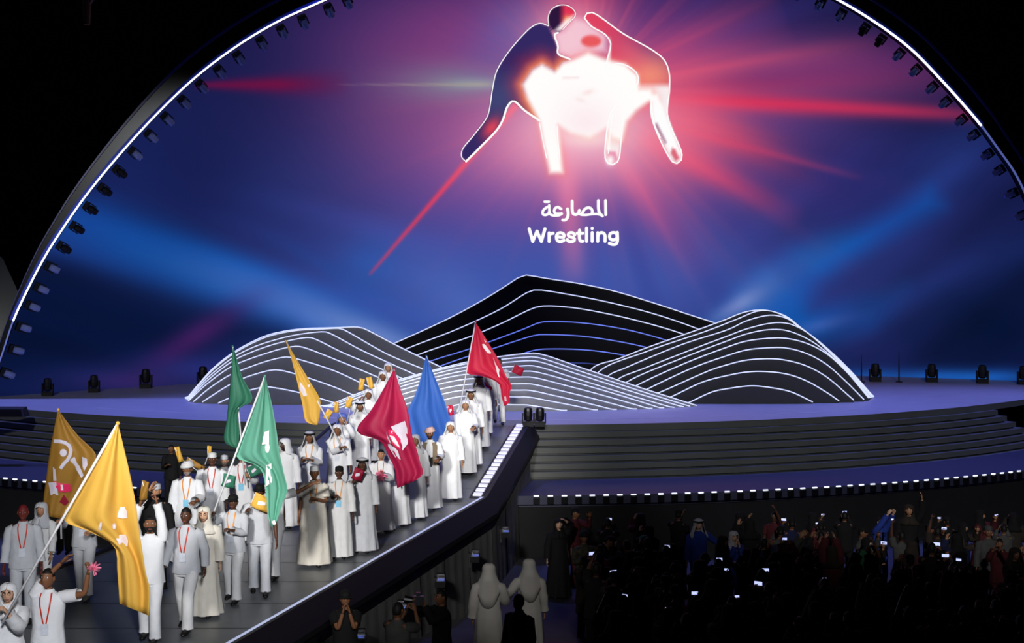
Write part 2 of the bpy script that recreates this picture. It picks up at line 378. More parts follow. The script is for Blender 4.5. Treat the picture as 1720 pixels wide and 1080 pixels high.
    st = lambda n: .6*np.sin(n*.045+.5)+.4*np.sin(n*.10+1.3)
    wl = np.clip((820-x)/200, 0, 1)*np.clip((y-290)/60, 0, 1); wr = np.clip((x-1180)/150, 0, 1)*np.clip((y-200)/80, 0, 1)
    c = c*(1+.08*(st(n1)*wl+st(n2)*wr))[..., None]
    over((16, 20, 64), G(430, 170, 150, 110, -30), .6); 
    # purple and pink glow
    over((80, 44, 118), G(1000, 130, 225, 150), .9); over((66, 40, 100), G(650, 60, 130, 90), .6); over((96, 70, 116), G(690, 190, 90, 80), .55); over((160, 74, 140), G(930, 190, 210, 130), .8); over((150, 66, 130), G(800, 60, 120, 60), .5)
    over((100, 74, 158), G(930, 320, 170, 70), .7); over((62, 88, 172), G(930, 470, 300, 62), .75)
    over((120, 140, 150), G(770, 140, 75, 24), .62); over((150, 190, 170), G(805, 141, 40, 7), .6); over((84, 96, 170), G(850, 60, 40, 60, 35), .5)
    over((208, 84, 120), G(1190, 190, 110, 60, 12), .7); over((150, 72, 130), G(1330, 130, 170, 40, 0), .65); over((190, 60, 96), G(1230, 235, 90, 22, 24), .6)
    over((40, 42, 112), G(1420, 300, 110, 40, 24), .6)
    for b, col, k in ((beam(960, 155, 1650, 194, 11, 9, .3), (232, 48, 84), 1.0), (beam(960, 155, 1650, 100, 10, 42, .5), (150, 40, 90), .8), (beam(600, 141, 330, 143, 16, 4, .12)*np.clip((600-x)/130, 0, 1), (124, 14, 62), .85), (beam(830, 142, 560, 142, 2, 1, .6), (170, 160, 140), .6),
                      (beam(940, 180, 968, 480, 13, 17, .55), (240, 120, 160), .95), (beam(1020, 240, 1190, 470, 10, 26, .8), (214, 90, 140), .8), (beam(1060, 220, 1350, 370, 12, 16, .8), (226, 60, 100), .9),
                      (beam(1080, 200, 1450, 300, 6, 4, .6), (214, 60, 100), .65), (beam(960, 150, 1320, 20, 20, 40, .6), (190, 70, 120), .7), (beam(960, 120, 985, -100, 30, 60, .5), (222, 56, 92), .9),
                      (beam(890, 150, 620, 462, 5.0, 2.2, .25), (236, 60, 90), 1.0), (beam(1000, 150, 1500, 70, 6, 22, .9), (214, 88, 120), .8)):
        over(col, b, k)
    rr_ = np.hypot(x-985, y-150); an = np.arctan2(y-150, x-985); sk = np.clip(.45*np.sin(an*23+.6)+.35*np.sin(an*41+2)+.3*np.sin(an*67), 0, 1)
    over((240, 84, 112), sk*np.exp(-np.clip(rr_-60, 0, 999)/125)*(.35+.65*np.clip((x-900)/200, 0, 1)), .55); over((48, 50, 130), np.clip(-np.sin(an*23+.6), 0, 1)*np.clip((rr_-150)/150, 0, 1)*np.exp(-rr_/420)*np.clip((x-950)/100, 0, 1), .45)
    over((240, 130, 165), G(950, 250, 130, 60), .75); over((236, 90, 120), G(1140, 210, 60, 70), .7); over((246, 190, 205), G(985, 215, 90, 52), .85)
    over((240, 170, 195), G(955, 60, 50, 45), .8)
    over((246, 206, 218), polymask(x, y, Z2([(645, 215), (700, 190), (765, 115), (830, 130), (960, 222), (960, 320), (860, 335), (740, 365), (665, 330)]), 9), .85)
    # right figure: red above, pale below
    br = polymask(x, y, BODY_R, 2.5); c0 = c.copy()
    over((226, 62, 92), br, .9); over((120, 58, 118), br*G(1095, 92, 40, 22, 33), 1.0); over((244, 150, 120), br*G(1090, 125, 34, 24), .9); over((240, 100, 120), br*G(1060, 90, 30, 16, 33), .5)
    over((248, 236, 238), br*np.clip((y-138)/10, 0, 1)); over((255, 250, 245), br*np.clip((y-60)/14, 0, 1)*np.clip((1028-x)/5, 0, 1))
    # white core
    over((244, 110, 110), polymask(x, y, CORE, 22), .5); over((255, 160, 130), polymask(x, y, CORE, 12), .5)
    bl = polymask(x, y, BODY_L, 2.5); over((52, 40, 98), bl); over((66, 74, 120), bl*G(838, 165, 26, 30), .8); over((70, 30, 84), bl*G(880, 100, 30, 10), .5)
    over((226, 70, 80), bl*polymask(x, y, CORE, 44), 1.5); over((255, 150, 96), bl*polymask(x, y, CORE, 22), 1.7); over((232, 70, 90), bl*G(826, 215, 15, 9, -52), .9)
    hd = polymask(x, y, HEAD_L, 2.5); over((44, 22, 60), hd); over((226, 50, 84), hd*np.clip((x-938)/12, 0, 1)); over((250, 190, 110), hd*G(953, 33, 5, 5), .8); over((255, 240, 240), hd*polymask(x, y, Z2([(765, 90), (735, 140), (680, 195), (640, 190), (700, 130)]), 5))
    over((255, 254, 252), polymask(x, y, CORE, 6)); over((255, 255, 255), polymask(x, y, ARM, 4), .9)
    over((255, 250, 250), G(970, 165, 36, 24), 1.0); over((244, 206, 200), G(988, 155, 7, 3, -15), .5); over((240, 210, 205), G(975, 168, 6, 2.5, 20), .45); over((238, 190, 195), polymask(x, y, Z2([(690, 484), (790, 484), (790, 492), (690, 493)]), 2), .6); over((252, 232, 238), G(985, 205, 34, 24), .8)
    over((232, 84, 88), polymask(x, y, [(993+17*math.cos(t), 69+10*math.sin(t)) for t in np.linspace(0, 6.28, 20)], 4), .95)
    over((120, 50, 90), polymask(x, y, Z2([(1262, 780), (1280, 770), (1340, 890), (1330, 900)]), 3), .6); over((210, 70, 90), polymask(x, y, Z2([(1375, 925), (1395, 935), (1420, 990), (1395, 1010), (1365, 960)]), 3), .8)
    over((228, 110, 150), polymask(x, y, Z2([(968, 945), (1020, 950), (1035, 1000), (1005, 1025), (965, 1005)]), 3), .8); over((255, 250, 250), G(1025, 269, 5, 6), 1)
    over((255, 245, 225), G(990, 235, 30, 8), .3)
    return np.clip(c, 0, 255)
dense = np.linspace(-.43, .43, 330); cols = np.r_[np.linspace(-1, -.43, 70)[:-1], dense, np.linspace(.43, 1, 70)[1:]]
zz = np.r_[np.linspace(-.05, 6.4, 64)[:-1], np.linspace(6.4, 14.6, 128), np.linspace(14.6, ZT-.03, 14)[1:]]
l, r = bounds(zz); U = (l+r)[:, None]/2+cols[None, :]*(r-l)[:, None]/2; Zg = np.repeat(zz[:, None], len(cols), 1)
Wg = WD*(1-cols[None, :]**2)*(1-np.clip(Zg/ZT, 0, 1)**2)+.15
XW = PB.x+pd.x*U+pn.x*Wg; YW = PB.y+pd.y*U+pn.y*Wg
PX = CX+F*XW/YW; PY = HOR-F*(Zg-CAMZ)/YW
rgb = picture(PX, PY)/255; lin = np.where(rgb <= .04045, rgb/12.92, ((rgb+.055)/1.055)**2.4)
nr, nc = U.shape
idx = np.arange(nr*nc).reshape(nr, nc)
quads = np.stack([idx[:-1, :-1], idx[:-1, 1:], idx[1:, 1:], idx[1:, :-1]], -1).reshape(-1, 4)
me = bpy.data.meshes.new('led_screen'); me.from_pydata(np.stack([XW, YW, Zg], -1).reshape(-1, 3).tolist(), [], quads.tolist())
ca = me.color_attributes.new('picture', 'FLOAT_COLOR', 'POINT'); ca.data.foreach_set('color', np.concatenate([lin, np.ones(lin.shape[:2]+(1,))], -1).reshape(-1).astype(np.float32))
me.polygons.foreach_set('use_smooth', [True]*len(me.polygons))
ms = bpy.data.materials.new('screen_picture'); ms.use_nodes = True; nt = ms.node_tree; nt.nodes.clear()
at = nt.nodes.new('ShaderNodeAttribute'); at.attribute_name = 'picture'; em = nt.nodes.new('ShaderNodeEmission'); ou = nt.nodes.new('ShaderNodeOutputMaterial')
nt.links.new(at.outputs['Color'], em.inputs['Color']); nt.links.new(em.outputs[0], ou.inputs[0]); me.materials.append(ms)
screen = bpy.data.objects.new('led_screen', me); COL.objects.link(screen)
tag(screen, 'huge concave screen showing glowing wrestlers over blue and pink rays', 'screen')
M_lit = mat('screen_white', (253, 253, 252), .5, emit=1, noise=0); M_lit.node_tree.nodes['Principled BSDF'].inputs['Base Color'].default_value = (0, 0, 0, 1)
def strokes(name, lines, wid, material, off=.06, closed=False, discs=True):
    m = MB()
    for k, ln in enumerate(lines):
        w_ = wid[k] if hasattr(wid, '__len__') else wid
        q = [np.array(p, float) for p in ln]
        if closed: q = q+[q[0]]
        L = []; R_ = []
        for i in range(len(q)):
            t = q[min(i+1, len(q)-1)]-q[max(i-1, 0)]; t = t/max(1e-6, np.linalg.norm(t)); n = np.array([-t[1], t[0]])*w_
            L.append(scr_pt(*(q[i]+n), off)); R_.append(scr_pt(*(q[i]-n), off))
        for i in range(len(q)-1): m.add([L[i], R_[i], R_[i+1], L[i+1]], [(0, 1, 2, 3)])
        if discs and not closed:
            for e in (q[0], q[-1]):
                m.add([scr_pt(e[0]+w_*math.cos(a), e[1]+w_*math.sin(a), off) for a in np.linspace(0, 6.283, 11)[:-1]], [tuple(range(10))])
    return m.build(name, material, screen)
def sm(pts, n): return [tuple(q) for q in bez(pts, n)]
for ln, wd in zip((sm(BODY_L[:13], 60), sm(HEAD_L[:9], 30), sm(BODY_R+[BODY_R[0]], 110)), (.8, .7, 1.15)): strokes('figure_outline', [ln], wd, M_lit)
for ln, wd in zip([sm(Z2([(85, 1010), (180, 915), (280, 810), (315, 750), (345, 665), (380, 632), (450, 690), (545, 755)]), 40), sm(Z2([(660, 205), (640, 215), (660, 290), (660, 335), (735, 370)]), 20)], [1.7, 1.5]): strokes('figure_outline', [ln], wd, M_lit)
for ln in [sm(Z2([(545, 770), (570, 900), (590, 990)]), 12), sm(Z2([(655, 790), (660, 880), (672, 990)]), 12), sm(Z2([(1240, 610), (1262, 770), (1300, 860)]), 12), sm(Z2([(1000, 720), (985, 850), (975, 960)]), 12)]: strokes('figure_outline', [ln], .9, M_lit)
ZA = lambda pts: [(880+a/10.12, 325+b/10.12) for a, b in pts]
ar = [[(1388, 122), (1392, 358)], [(1265, 122), (1268, 260), (1285, 330), (1335, 382)], [(1310, 365), (1250, 350), (1150, 352), (1050, 364), (965, 358), (935, 340)],
      [(985, 345), (1015, 290), (1060, 248), (1110, 240), (1150, 265), (1163, 310), (1150, 350)], [(820, 130), (824, 300), (840, 345), (880, 358), (925, 335), (942, 285)],
      [(742, 262), (752, 340), (738, 415), (700, 450), (660, 450)], [(632, 262), (580, 232), (535, 248), (515, 295), (535, 338), (600, 344), (642, 340)], [(645, 345), (600, 368), (500, 372), (455, 358), (436, 320), (430, 200)],
      [(430, 215), (365, 250), (320, 305), (325, 355), (365, 365), (415, 345), (432, 300)], [(352, 140), (425, 140)]]
AW = [2.5, 2.5, 2.1, 2.3, 2.5, 2.5, 2.3, 2.1, 2.2, 2.2]
for gq in ((0,), (1, 2, 3, 4), (5,), (6, 7, 8), (9,)): strokes('arabic_letters', [sm(ZA(ar[i]), 18) if len(ar[i]) > 2 else ZA(ar[i]) for i in gq], [AW[i] for i in gq], M_lit)
LAT = {'W': [[(90, 600), (150, 815)], [(150, 815), (222, 640)], [(222, 640), (297, 815)], [(297, 815), (358, 600)]], 'r': [[(428, 670), (428, 815)], [(428, 735), (442, 692), (495, 676)]], 'e': [[(568, 738), (682, 738), (676, 692), (620, 668), (568, 690), (552, 740), (570, 800), (622, 820), (682, 794)]],
       's': [[(862, 706), (835, 672), (790, 667), (752, 690), (764, 727), (810, 742), (856, 762), (858, 795), (812, 819), (757, 810), (737, 784)]], 't': [[(945, 625), (945, 765), (960, 806), (1000, 812)], [(905, 676), (1000, 676)]], 'l': [[(1065, 588), (1065, 812)]],
       'i': [[(1160, 665), (1160, 812)]], 'dot': [[(1159, 592), (1161, 592)]], 'n': [[(1255, 668), (1255, 812)], [(1255, 730), (1282, 678), (1338, 668), (1374, 702), (1378, 812)]],
       'g': [[(1586, 722), (1566, 676), (1520, 665), (1470, 682), (1455, 727), (1470, 774), (1520, 790), (1570, 768), (1587, 727)], [(1588, 662), (1588, 815), (1565, 858), (1512, 866), (1452, 848)]]}
for ch, ls in LAT.items():
    strokes('latin_letter', [(ZA(q) if ch == 'W' else sm(ZA(q), 20)) if len(q) > 2 else ZA(q) for q in ls], 2.65, M_lit)

# arch frame
def arch_band(px_out0, px_out1, w0, w1, i0=0, i1=399, zoff=0):
    sc_ = 51/2500.
    tp = lambda o, z: o if o < 10 else o*(.27+.73*float(np.clip((z-2.5)/8, 0, 1)))
    q = arc[i0:i1+1]; t = np.gradient(q, axis=0); t /= np.linalg.norm(t, axis=1)[:, None]; n = np.stack([-t[:, 1], t[:, 0]], 1)
    rings = []
    for a, nn in zip(q, n):
        ring = []
        for o, w_ in ((px_out0, w0), (px_out1, w0), (px_out1, w1), (px_out0, w1)):
            b = a+nn*tp(o, a[1])*sc_; ring.append(Vector(scr_world(b[0], b[1], w_)))
        rings.append(ring)
    m = MB(); m.loft(rings, close=True, capb=True, capt=True); return m
ar0 = empty('arch', (0, 0, 0)); tag(ar0, 'black arch around the screen with a thin line of white light', 'arch', kind='structure')
arch_band(1, 31, -.25, 1.6).build('frame', M_black_gloss, ar0)
arch_band(29, 33, -.32, -.2).build('rim', mat('rim_blue', (38, 44, 120), .35, noise=0, spec=.6), ar0)
il = int(np.argmin(np.hypot(arc_px[:, 0]-25, arc_px[:, 1]-537))); ir = int(np.argmin(np.hypot(arc_px[:, 0]-1642, arc_px[:, 1]-211)))
arch_band(-1.1, 1.1, -.30, -.2, il, ir).build('light_line', mat('arch_line', (240, 244, 255), .4, emit=2.2, noise=0), ar0)
arch_band(-.9, .9, -.30, -.2, 0, il).build('light_line', M_led_dim, ar0); arch_band(-.9, .9, -.30, -.2, ir, 399).build('light_line', M_led_dim, ar0)
arch_band(1.6, 6, -.28, -.26, il, ir).build('glow_channel', mat('channel_blue', (60, 80, 200), .5, noise=0), ar0)

# moving-head lamps
M_lampb = mat('lamp_body_blue_lit', (120, 134, 190), .32, metal=.1, noise=.1, spec=.7)  # blue wash on the arch lamps put into the body colour
def lamp_meshes(s, body):
    m = MB(); m.box((0, 0, .05), (.30, .22, .10)); base = m.build('base', M_black); 
    y = MB(); y.box((-.15, 0, .22), (.035, .12, .28)); y.box((.15, 0, .22), (.035, .12, .28)); y.box((0, 0, .11), (.33, .14, .03)); yoke = y.build('yoke', M_black)
    h = MB(); n = 10
    h.loft([[Vector((rx*math.cos(t), rx*.9*math.sin(t), z)) for t in np.linspace(0, 2*math.pi, n+1)[:-1]] for z, rx in ((.14, .07), (.17, .11), (.30, .125), (.42, .12), (.50, .105))], capb=True, capt=True); head = h.build('head', body, smooth=False)
    q = MB(); q.ball((0, 0, .505), (.085, .08, .02), 10, 4); lens = q.build('lens', M_lens if body is M_lampb else M_black_gloss)
    out = []
    for o in (base, yoke, head, lens):
        out.append((o.name.split('.')[0], o.data)); bpy.data.objects.remove(o)
    return out
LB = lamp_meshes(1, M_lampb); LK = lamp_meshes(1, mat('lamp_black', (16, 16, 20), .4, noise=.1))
def lamp(loc, axis, front, label, group, meshes, s=1.0, name='moving_head_lamp'):
    t = empty(name, loc); z = Vector(axis).normalized(); yv = -Vector(front); yv = (yv-z*yv.dot(z)).normalized(); x = yv.cross(z)
    t.rotation_euler = Matrix((x, yv, z)).transposed().to_euler(); tag(t, label, 'lamp', group)
    hd = None
    for nm, md in meshes:
        o = bpy.data.objects.new(nm, md); COL.objects.link(o); o.scale = (s, s, s)
        if nm == 'lens' and hd is not None: o.parent = hd; o.scale = (1, 1, 1)
        else: o.parent = t
        if nm == 'head': hd = o
    return t
LL = [(590, 8), (552, 22), (510, 37), (473, 55), (440, 75), (405, 99), (372, 123), (342, 148), (312, 175), (283, 203), (254, 230), (228, 258), (203, 287), (177, 322), (152, 353), (130, 387), (108, 418), (87, 453), (70, 483), (53, 517), (38, 552), (20, 587), (7, 625)]
LR = [(1337, 2), (1377, 13), (1411, 30), (1446, 52), (1479, 72), (1505, 94), (1533, 120), (1561, 146), (1587, 174), (1613, 205), (1635, 230), (1656, 261), (1676, 290), (1698, 325), (1714, 359)]
ORD = ['lowest', 'second', 'third', 'fourth', 'fifth', 'sixth', 'seventh', 'eighth', 'ninth', 'tenth', 'eleventh', 'twelfth', 'thirteenth', 'fourteenth', 'fifteenth', 'sixteenth', 'seventeenth', 'eighteenth', 'nineteenth', 'twentieth', 'twenty-first', 'twenty-second', 'topmost']
for lst, sd in ((LL, 'left'), (LR, 'right')):
    for k, (a, b) in enumerate(lst):
        i = int(np.argmin(np.hypot(arc_px[:, 0]-a, arc_px[:, 1]-b))); t = arc[min(i+1, 399)]-arc[max(i-1, 0)]; t = t/np.linalg.norm(t); n = -np.array([-t[1], t[0]])
        o = arc[i]-n*.0+n*.12
        loc = Vector(scr_world(o[0], o[1], -.05)); tip = Vector(scr_world(o[0]+n[0], o[1]+n[1], .35)); j = len(lst)-1-k
        nm = ('lowest' if j == 0 else 'topmost' if k == 0 else ORD[j]+' from the bottom of those')
        lab = 'spotlight on the %s limb of the arch, %s in view' % (sd, nm)
        dark = M_lampb
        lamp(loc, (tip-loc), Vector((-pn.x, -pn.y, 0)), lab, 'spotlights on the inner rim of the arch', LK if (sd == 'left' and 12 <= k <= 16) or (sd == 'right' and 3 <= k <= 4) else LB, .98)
BK = [(80, 665), (158, 659), (245, 652), (341, 647), (1470, 641), (1565, 642), (1650, 644), (1719, 646)]
BL = ['floor lamp farthest left before the screen', 'second floor lamp from the left before the screen', 'floor lamp standing before the pink glow at the left', 'floor lamp just left of the left striped hill', 'floor lamp nearest the right striped hill', 'second floor lamp right of the right striped hill', 'third floor lamp right of the right striped hill', 'floor lamp at the right edge before the screen']
for (a, b), lab in zip(BK, BL):
    p = onz(a, b); lamp(p, (0, 0, 1), (0, -1, 0), 'black '+lab, 'black floor lamps at the foot of the screen', LK, 1.32 if a > 200 else 1.15)
for a, dx, lab in ((887, 0, 'left one of the two black lamps at the top corner of the runway'), (907, .1, 'right one of the two black lamps at the top corner of the runway')):
    p = onz(a, 716); lamp(p, (0, 0, 1), (0, -1, 0), lab, 'pair of lamps at the runway corner', LK, 1.0)
for a, y0_, lab in ((1447, 595, 'shorter thin mast beside the right striped hill'), (1510, 590, 'taller thin mast between two floor lamps on the right')):
    p = onz(a, 642); h = (642-y0_)/F*p.y; t = empty('antenna_mast', p); tag(t, lab, 'mast', 'thin masts before the screen')
    m = MB(); m.tube([(0, 0, 0), (0, 0, h*.5), (0, 0, h)], [.03, .026, .008], 6); m.build('pole', M_black, t)
    m = MB(); m.tube([(0, 0, 0), (0, 0, .03)], [.14, .12], 10); m.build('base', M_black, t)
# black boxes at the left end of the deck
for (a, b, c_), lab in (((-6, 699, 1.1), 'black stage monitor at the far left edge of the deck'),):
    p = onz(a, b); t = empty('stage_monitor', p); tag(t, lab, 'speaker'); m = MB()
    m.add([(-.9, -.25, 0), (.9, -.25, 0), (.9, .25, 0), (-.9, .25, 0), (-.9, -.1, .24), (.8, -.1, .22), (.8, .25, .26), (-.9, .25, .26)], [(0, 3, 2, 1), (4, 5, 6, 7), (0, 1, 5, 4), (1, 2, 6, 5), (2, 3, 7, 6), (3, 0, 4, 7)]); m.build('cabinet', M_black, t)
    m = MB(); m.add([(-.85, -.24, .03), (.82, -.24, .03), (.75, -.13, .2), (-.85, -.13, .2)], [(0, 1, 2, 3)]); m.build('grille', M_black_gloss, t)
# brown hanging piece at the top left
p = P(146, -14, 46); t = empty('hanging_bracket', p); tag(t, 'small brown bracket hanging at the top left of the hall', 'bracket')
M_br = mat('bracket_brown', (120, 78, 52), .6)
m = MB(); m.tube([(0, 0, .1), (0, 0, -.35), (.0, 0, -.75), (.0, 0, -1.02)], [.12, .13, .12, .1], 10); m.build('stem', M_br, t)
m = MB(); m.tube([(0, 0, -.4), (.2, 0, -.1), (.42, 0, .3)], [.1, .12, .14], 8); m.build('arm', M_br, t)
m = MB(); m.tube([(0, 0, 6), (0, 0, .1)], .02, 6); m.build('cable', M_black, t)

# ------------------------------------------------------------------ striped hills: stacked plates, each with a lit top edge
def hill(name, label, curves, Y0, dY, mats, leds, ledr):
    """curves from front to back, in photo pixels; each becomes a solid plate standing on the deck at its own depth"""
    pc = P(sum(q[0] for q in curves[0])/len(curves[0]), 680, Y0); root = empty(name, (pc.x, Y0, 0)); tag(root, label, 'hill set piece', 'striped hills on the stage'); org = Vector((pc.x, Y0, 0))
    for k, cv in enumerate(curves):
        Y = Y0+dY*k; c = bez(cv, 70)
        top = [P(a, b, Y) for a, b in c]; top = [Vector((v.x, v.y, max(v.z, .02))) for v in top]; n = len(top)
        back = [Vector((v.x, v.y+dY+.02, v.z)) for v in top]; bot = [Vector((v.x, v.y, -.02)) for v in top]
        V = top+back+bot
        Fc = [(i, i+1, n+i+1, n+i) for i in range(n-1)]+[(2*n+i, 2*n+i+1, i+1, i) for i in range(n-1)]
        pl = mk('plate', V, Fc, mats[min(k, len(mats)-1)], root, origin=org)
        m = MB(); m.tube([v+Vector((0, -.02, 0)) for v in top], ledr, 5); m.build('light_strip', leds[min(k, len(leds)-1)], pl, origin=org)
    return root
MH = [mat('plate_grey_%d' % i, (v, v, v+3), .7, noise=.05, spec=.2) for i, v in enumerate((150, 118, 62))]  # greys stepped from hill to hill, spill of the spots put into the colour
LH = [[(310.6,673),(334.8,644),(357.4,619.2),(390.7,592.7),(421,575.4),(451,562.5),(496.5,553.4),(560,550.4),(604.3,549.7),(612,552),(660,577),(714.7,604),(739.6,616),(800,646),(862,673)],
      [(312,673),(336,644),(359,620),(391.5,594.5),(421.5,577.5),(452,564.5),(497,555.2),(540,552.8),(572,551.8),(580,555),(651,595),(708.6,619),(770,646),(830,673)],
      [(314,673),(345,638),(390.7,601),(421,585),(451,574),(496.5,562.5),(538,557.3),(548,557.5),(606,587.4),(695,628),(800,675)],
      [(316,673),(343,644),(390.7,606.5),(421,592),(451,581),(478,573.5),(514,567),(524,567.5),(575.6,592),(636,617.7),(760,675)],
      [(317,673),(345,647),(386,617),(402.8,609),(451,592),(481,583.7),(497,581.5),(507,582.5),(575.6,608.6),(636,634),(728,676)],
      [(325,674.4),(353,651),(386,629.8),(405.8,621.5),(451,605.6),(480,599.5),(490,600.5),(560,622),(604,642),(680,678)],
      [(340,675),(386,646),(412,634),(455,621.8),(468,621.5),(496.5,628),(560,649.4),(589,661.5),(636,680)],
      [(366.5,677),(386,668),(419,655.5),(445,650),(457,650.5),(505.6,660),(557,675),(575,681)]][::-1]
hill('layered_hill', 'left hill of stacked dark plates edged with white light lines', LH, 47.0, .30, [MH[1]], [M_led_hill], .018)
RH = [[(985,660),(993,620),(1040,602),(1086,584),(1174,553),(1220,536),(1245,525.8),(1266,521.3),(1290,521.5),(1320,531),(1346,551),(1380,577),(1421,615),(1468,667)],
      [(990,662),(1005,625),(1086.7,590),(1191.7,554),(1240,535),(1272,522.5),(1295,522.3),(1319,532),(1346,552.5),(1378,577.5),(1420,616.5),(1466.5,667)],
      [(1000,664),(1021.7,631),(1047.5,619),(1146.7,578),(1225,552.5),(1253,539),(1286.7,530),(1303,529.7),(1325,536.5),(1347,554.5),(1378,579.5),(1420,618),(1464.5,667.5)],
      [(1010,666),(1038,636.7),(1078,620),(1180,580),(1220,565),(1251.7,553),(1286.7,544),(1310,541.7),(1330,545),(1353,556.7),(1378,577.5),(1420,619.5),(1462,668)],
      [(1020,668),(1052.5,641.7),(1146.7,601),(1220,573),(1253,561),(1286.7,554),(1313,553.7),(1336.7,560),(1370,577.5),(1420,621),(1461,668)],
      [(1030,670),(1069,647.5),(1146.7,611.7),(1213,586),(1253,573),(1295,568),(1320,568.3),(1353,576),(1386.7,593),(1420,622.5),(1459,668.5)],
      [(1050,672),(1088,653),(1163,618),(1213,600),(1253,588),(1295,584),(1320,584.5),(1353,593),(1386.7,611),(1420,640),(1451,671)],
      [(1070,674),(1108,659),(1195,621),(1220,613),(1253,605),(1295,602.5),(1320,605),(1353,614),(1386.7,632),(1434,672)],
      [(1100,677),(1128,666),(1180,641.7),(1220,631),(1253,625),(1283,624),(1320,628),(1353,639),(1386.7,658),(1409,673)],
      [(1140,681),(1153,677.5),(1196.7,658),(1220,653),(1261.7,648),(1295,651),(1328,658),(1365,675)]][::-1]
hill('layered_hill', 'right hill of stacked dark plates with smooth arched light lines', RH, 47.2, .26, [MH[2]], [M_led_hill], .018)
BH = [[(430,690),(600,606),(660,577.7),(713,554),(766,528.6),(826,495),(868,468),(877.7,462),(886,462.3),(920,468),(974,476.5),(1030,488.5),(1104.7,511),(1160.5,529.5),(1199.5,542),(1280,572),(1400,650)],
      [(520,660),(679.7,587),(766,553.6),(841,518.8),(888,490),(900,487),(956,494.7),(1030,509.5),(1104.7,529),(1174,553),(1240,580),(1340,650)],
      [(540,665),(699,597),(793,564),(841,543.7),(897,517),(911,514),(956,516),(1030,529),(1104.7,547.7),(1149,561.6),(1220,588),(1320,655)],
      [(570,668),(722,607),(785.5,587),(876,554),(907,541.5),(920,540),(974,542),(1049,553),(1121,572),(1200,600),(1290,655)],
      [(620,662),(754,609.5),(831,584.5),(902,562.6),(918.6,562),(974,564.4),(1030,572),(1088,584),(1160,605),(1260,655)],
      [(740,640),(877.7,594),(902,587.5),(937,586),(993,588.6),(1054,598),(1130,620),(1230,660)],
      [(760,660),(900,612),(963,609.6),(1010,613),(1100,632),(1200,664)]][::-1]
hill('layered_hill', 'tall black hill at the back with widely spaced blue-white light lines', BH, 49.9, .28, [mat('plate_black', (20, 20, 24), .7, noise=.05, spec=.2)], [mat('led_faint', (70, 85, 150), .4, emit=.35, noise=0), M_led_blue, M_led_blue, M_led_blue, M_led_hill], .018)
py = [596, 602, 608, 616, 625, 634.5, 645.5, 656, 667, 680]; my = [610.5, 613, 618, 624, 630, 638, 647, 656, 666, 679]
re_ = [(1170, 681), (1159, 682.5), (1148.6, 684), (1133, 685.6), (1115.5, 687), (1096, 688), (1070, 689), (1036, 689.4), (1004, 689.8), (952.4, 690.5)]
lx = [536, 543, 552, 564, 580, 600, 625, 655, 690, 735]
FH = []
for k in range(10):
    pk = py[k]-3.0+k*.25; bx = 904-k*2.2; X, Yy = re_[k]
    c = [(lx[k], 687), (lx[k]*.62+773*.38, my[k]+(687-my[k])*.52+1.5), (773, my[k]), (840, pk+(my[k]-pk)*.33), (bx-18, pk+.6), (bx, pk+.8)]
    dx = X-bx; dy = Yy-pk-.8
    c += [(bx+dx*.3, pk+.8+dy*(.30 if k < 4 else .27)), (bx+dx*.65, pk+.8+dy*(.66 if k < 4 else .62)), (X, Yy)]
    FH.append(c)
hill('layered_hill', 'low front hill of close-set pale grey plates behind the marchers', FH[::-1], 44.95, .16, [MH[0]], [M_led_hill], .016)
# ------------------------------------------------------------------ people
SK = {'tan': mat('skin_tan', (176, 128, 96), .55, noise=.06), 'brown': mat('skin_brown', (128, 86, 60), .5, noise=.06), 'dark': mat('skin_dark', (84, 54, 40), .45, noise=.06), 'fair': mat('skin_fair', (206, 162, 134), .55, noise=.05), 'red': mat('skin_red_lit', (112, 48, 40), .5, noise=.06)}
M_hair = mat('hair_black', (20, 17, 16), .6, noise=.3, scale=40); M_hair_grey = mat('hair_grey', (150, 146, 140), .7, noise=.2, scale=40); M_hair_red_lit = mat('hair_red_lit', (110, 26, 34), .6, noise=.3, scale=40)  # red light on one marcher put into his hair and skin colours
M_eye = mat('eye_white', (225, 222, 215), .3, noise=0); M_iris = mat('eye_dark', (24, 16, 12), .2, noise=0); M_lip = mat('lips', (140, 78, 70), .5, noise=0)
CLO = {'white': mat('cloth_white', (226, 227, 230), .85, noise=.03, scale=7, bump=.55), 'offwhite': mat('cloth_offwhite', (212, 212, 212), .85, noise=.05, scale=7, bump=.55), 'cream': mat('cloth_cream', (214, 208, 196), .85, noise=.05, scale=7, bump=.55),
       'grey': mat('cloth_grey', (190, 192, 197), .85, noise=.06, scale=7, bump=.6), 'khaki': mat('cloth_khaki', (128, 112, 92), .85, noise=.08), 'black': mat('cloth_black', (14, 14, 16), .85, noise=.2),
       'blue': mat('cloth_blue', (96, 116, 190), .85, noise=.06), 'ghutra_red': mat('cloth_check', (206, 170, 160), .85, noise=.25, scale=60), 'robe_grey': mat('cloth_robe_grey', (150, 148, 146), .85, noise=.05),
       'dk1': mat('crowd_black', (17, 16, 18), .9, noise=.2), 'dk2': mat('crowd_brown', (44, 36, 30), .9, noise=.2), 'dk3': mat('crowd_navy', (24, 30, 62), .9, noise=.2), 'dk4': mat('crowd_grey', (70, 68, 66), .9, noise=.2),
       'dk5': mat('crowd_magenta', (120, 26, 84), .9, noise=.2), 'dk6': mat('crowd_maroon', (74, 24, 30), .9, noise=.2), 'dk7': mat('crowd_royal', (36, 58, 140), .9, noise=.2), 'dk8': mat('crowd_green', (70, 140, 100), .9, noise=.2), 'dk9': mat('crowd_white', (176, 176, 182), .9, noise=.1), 'camo': mat('crowd_camo', (62, 60, 48), .9, noise=.6, scale=14)}
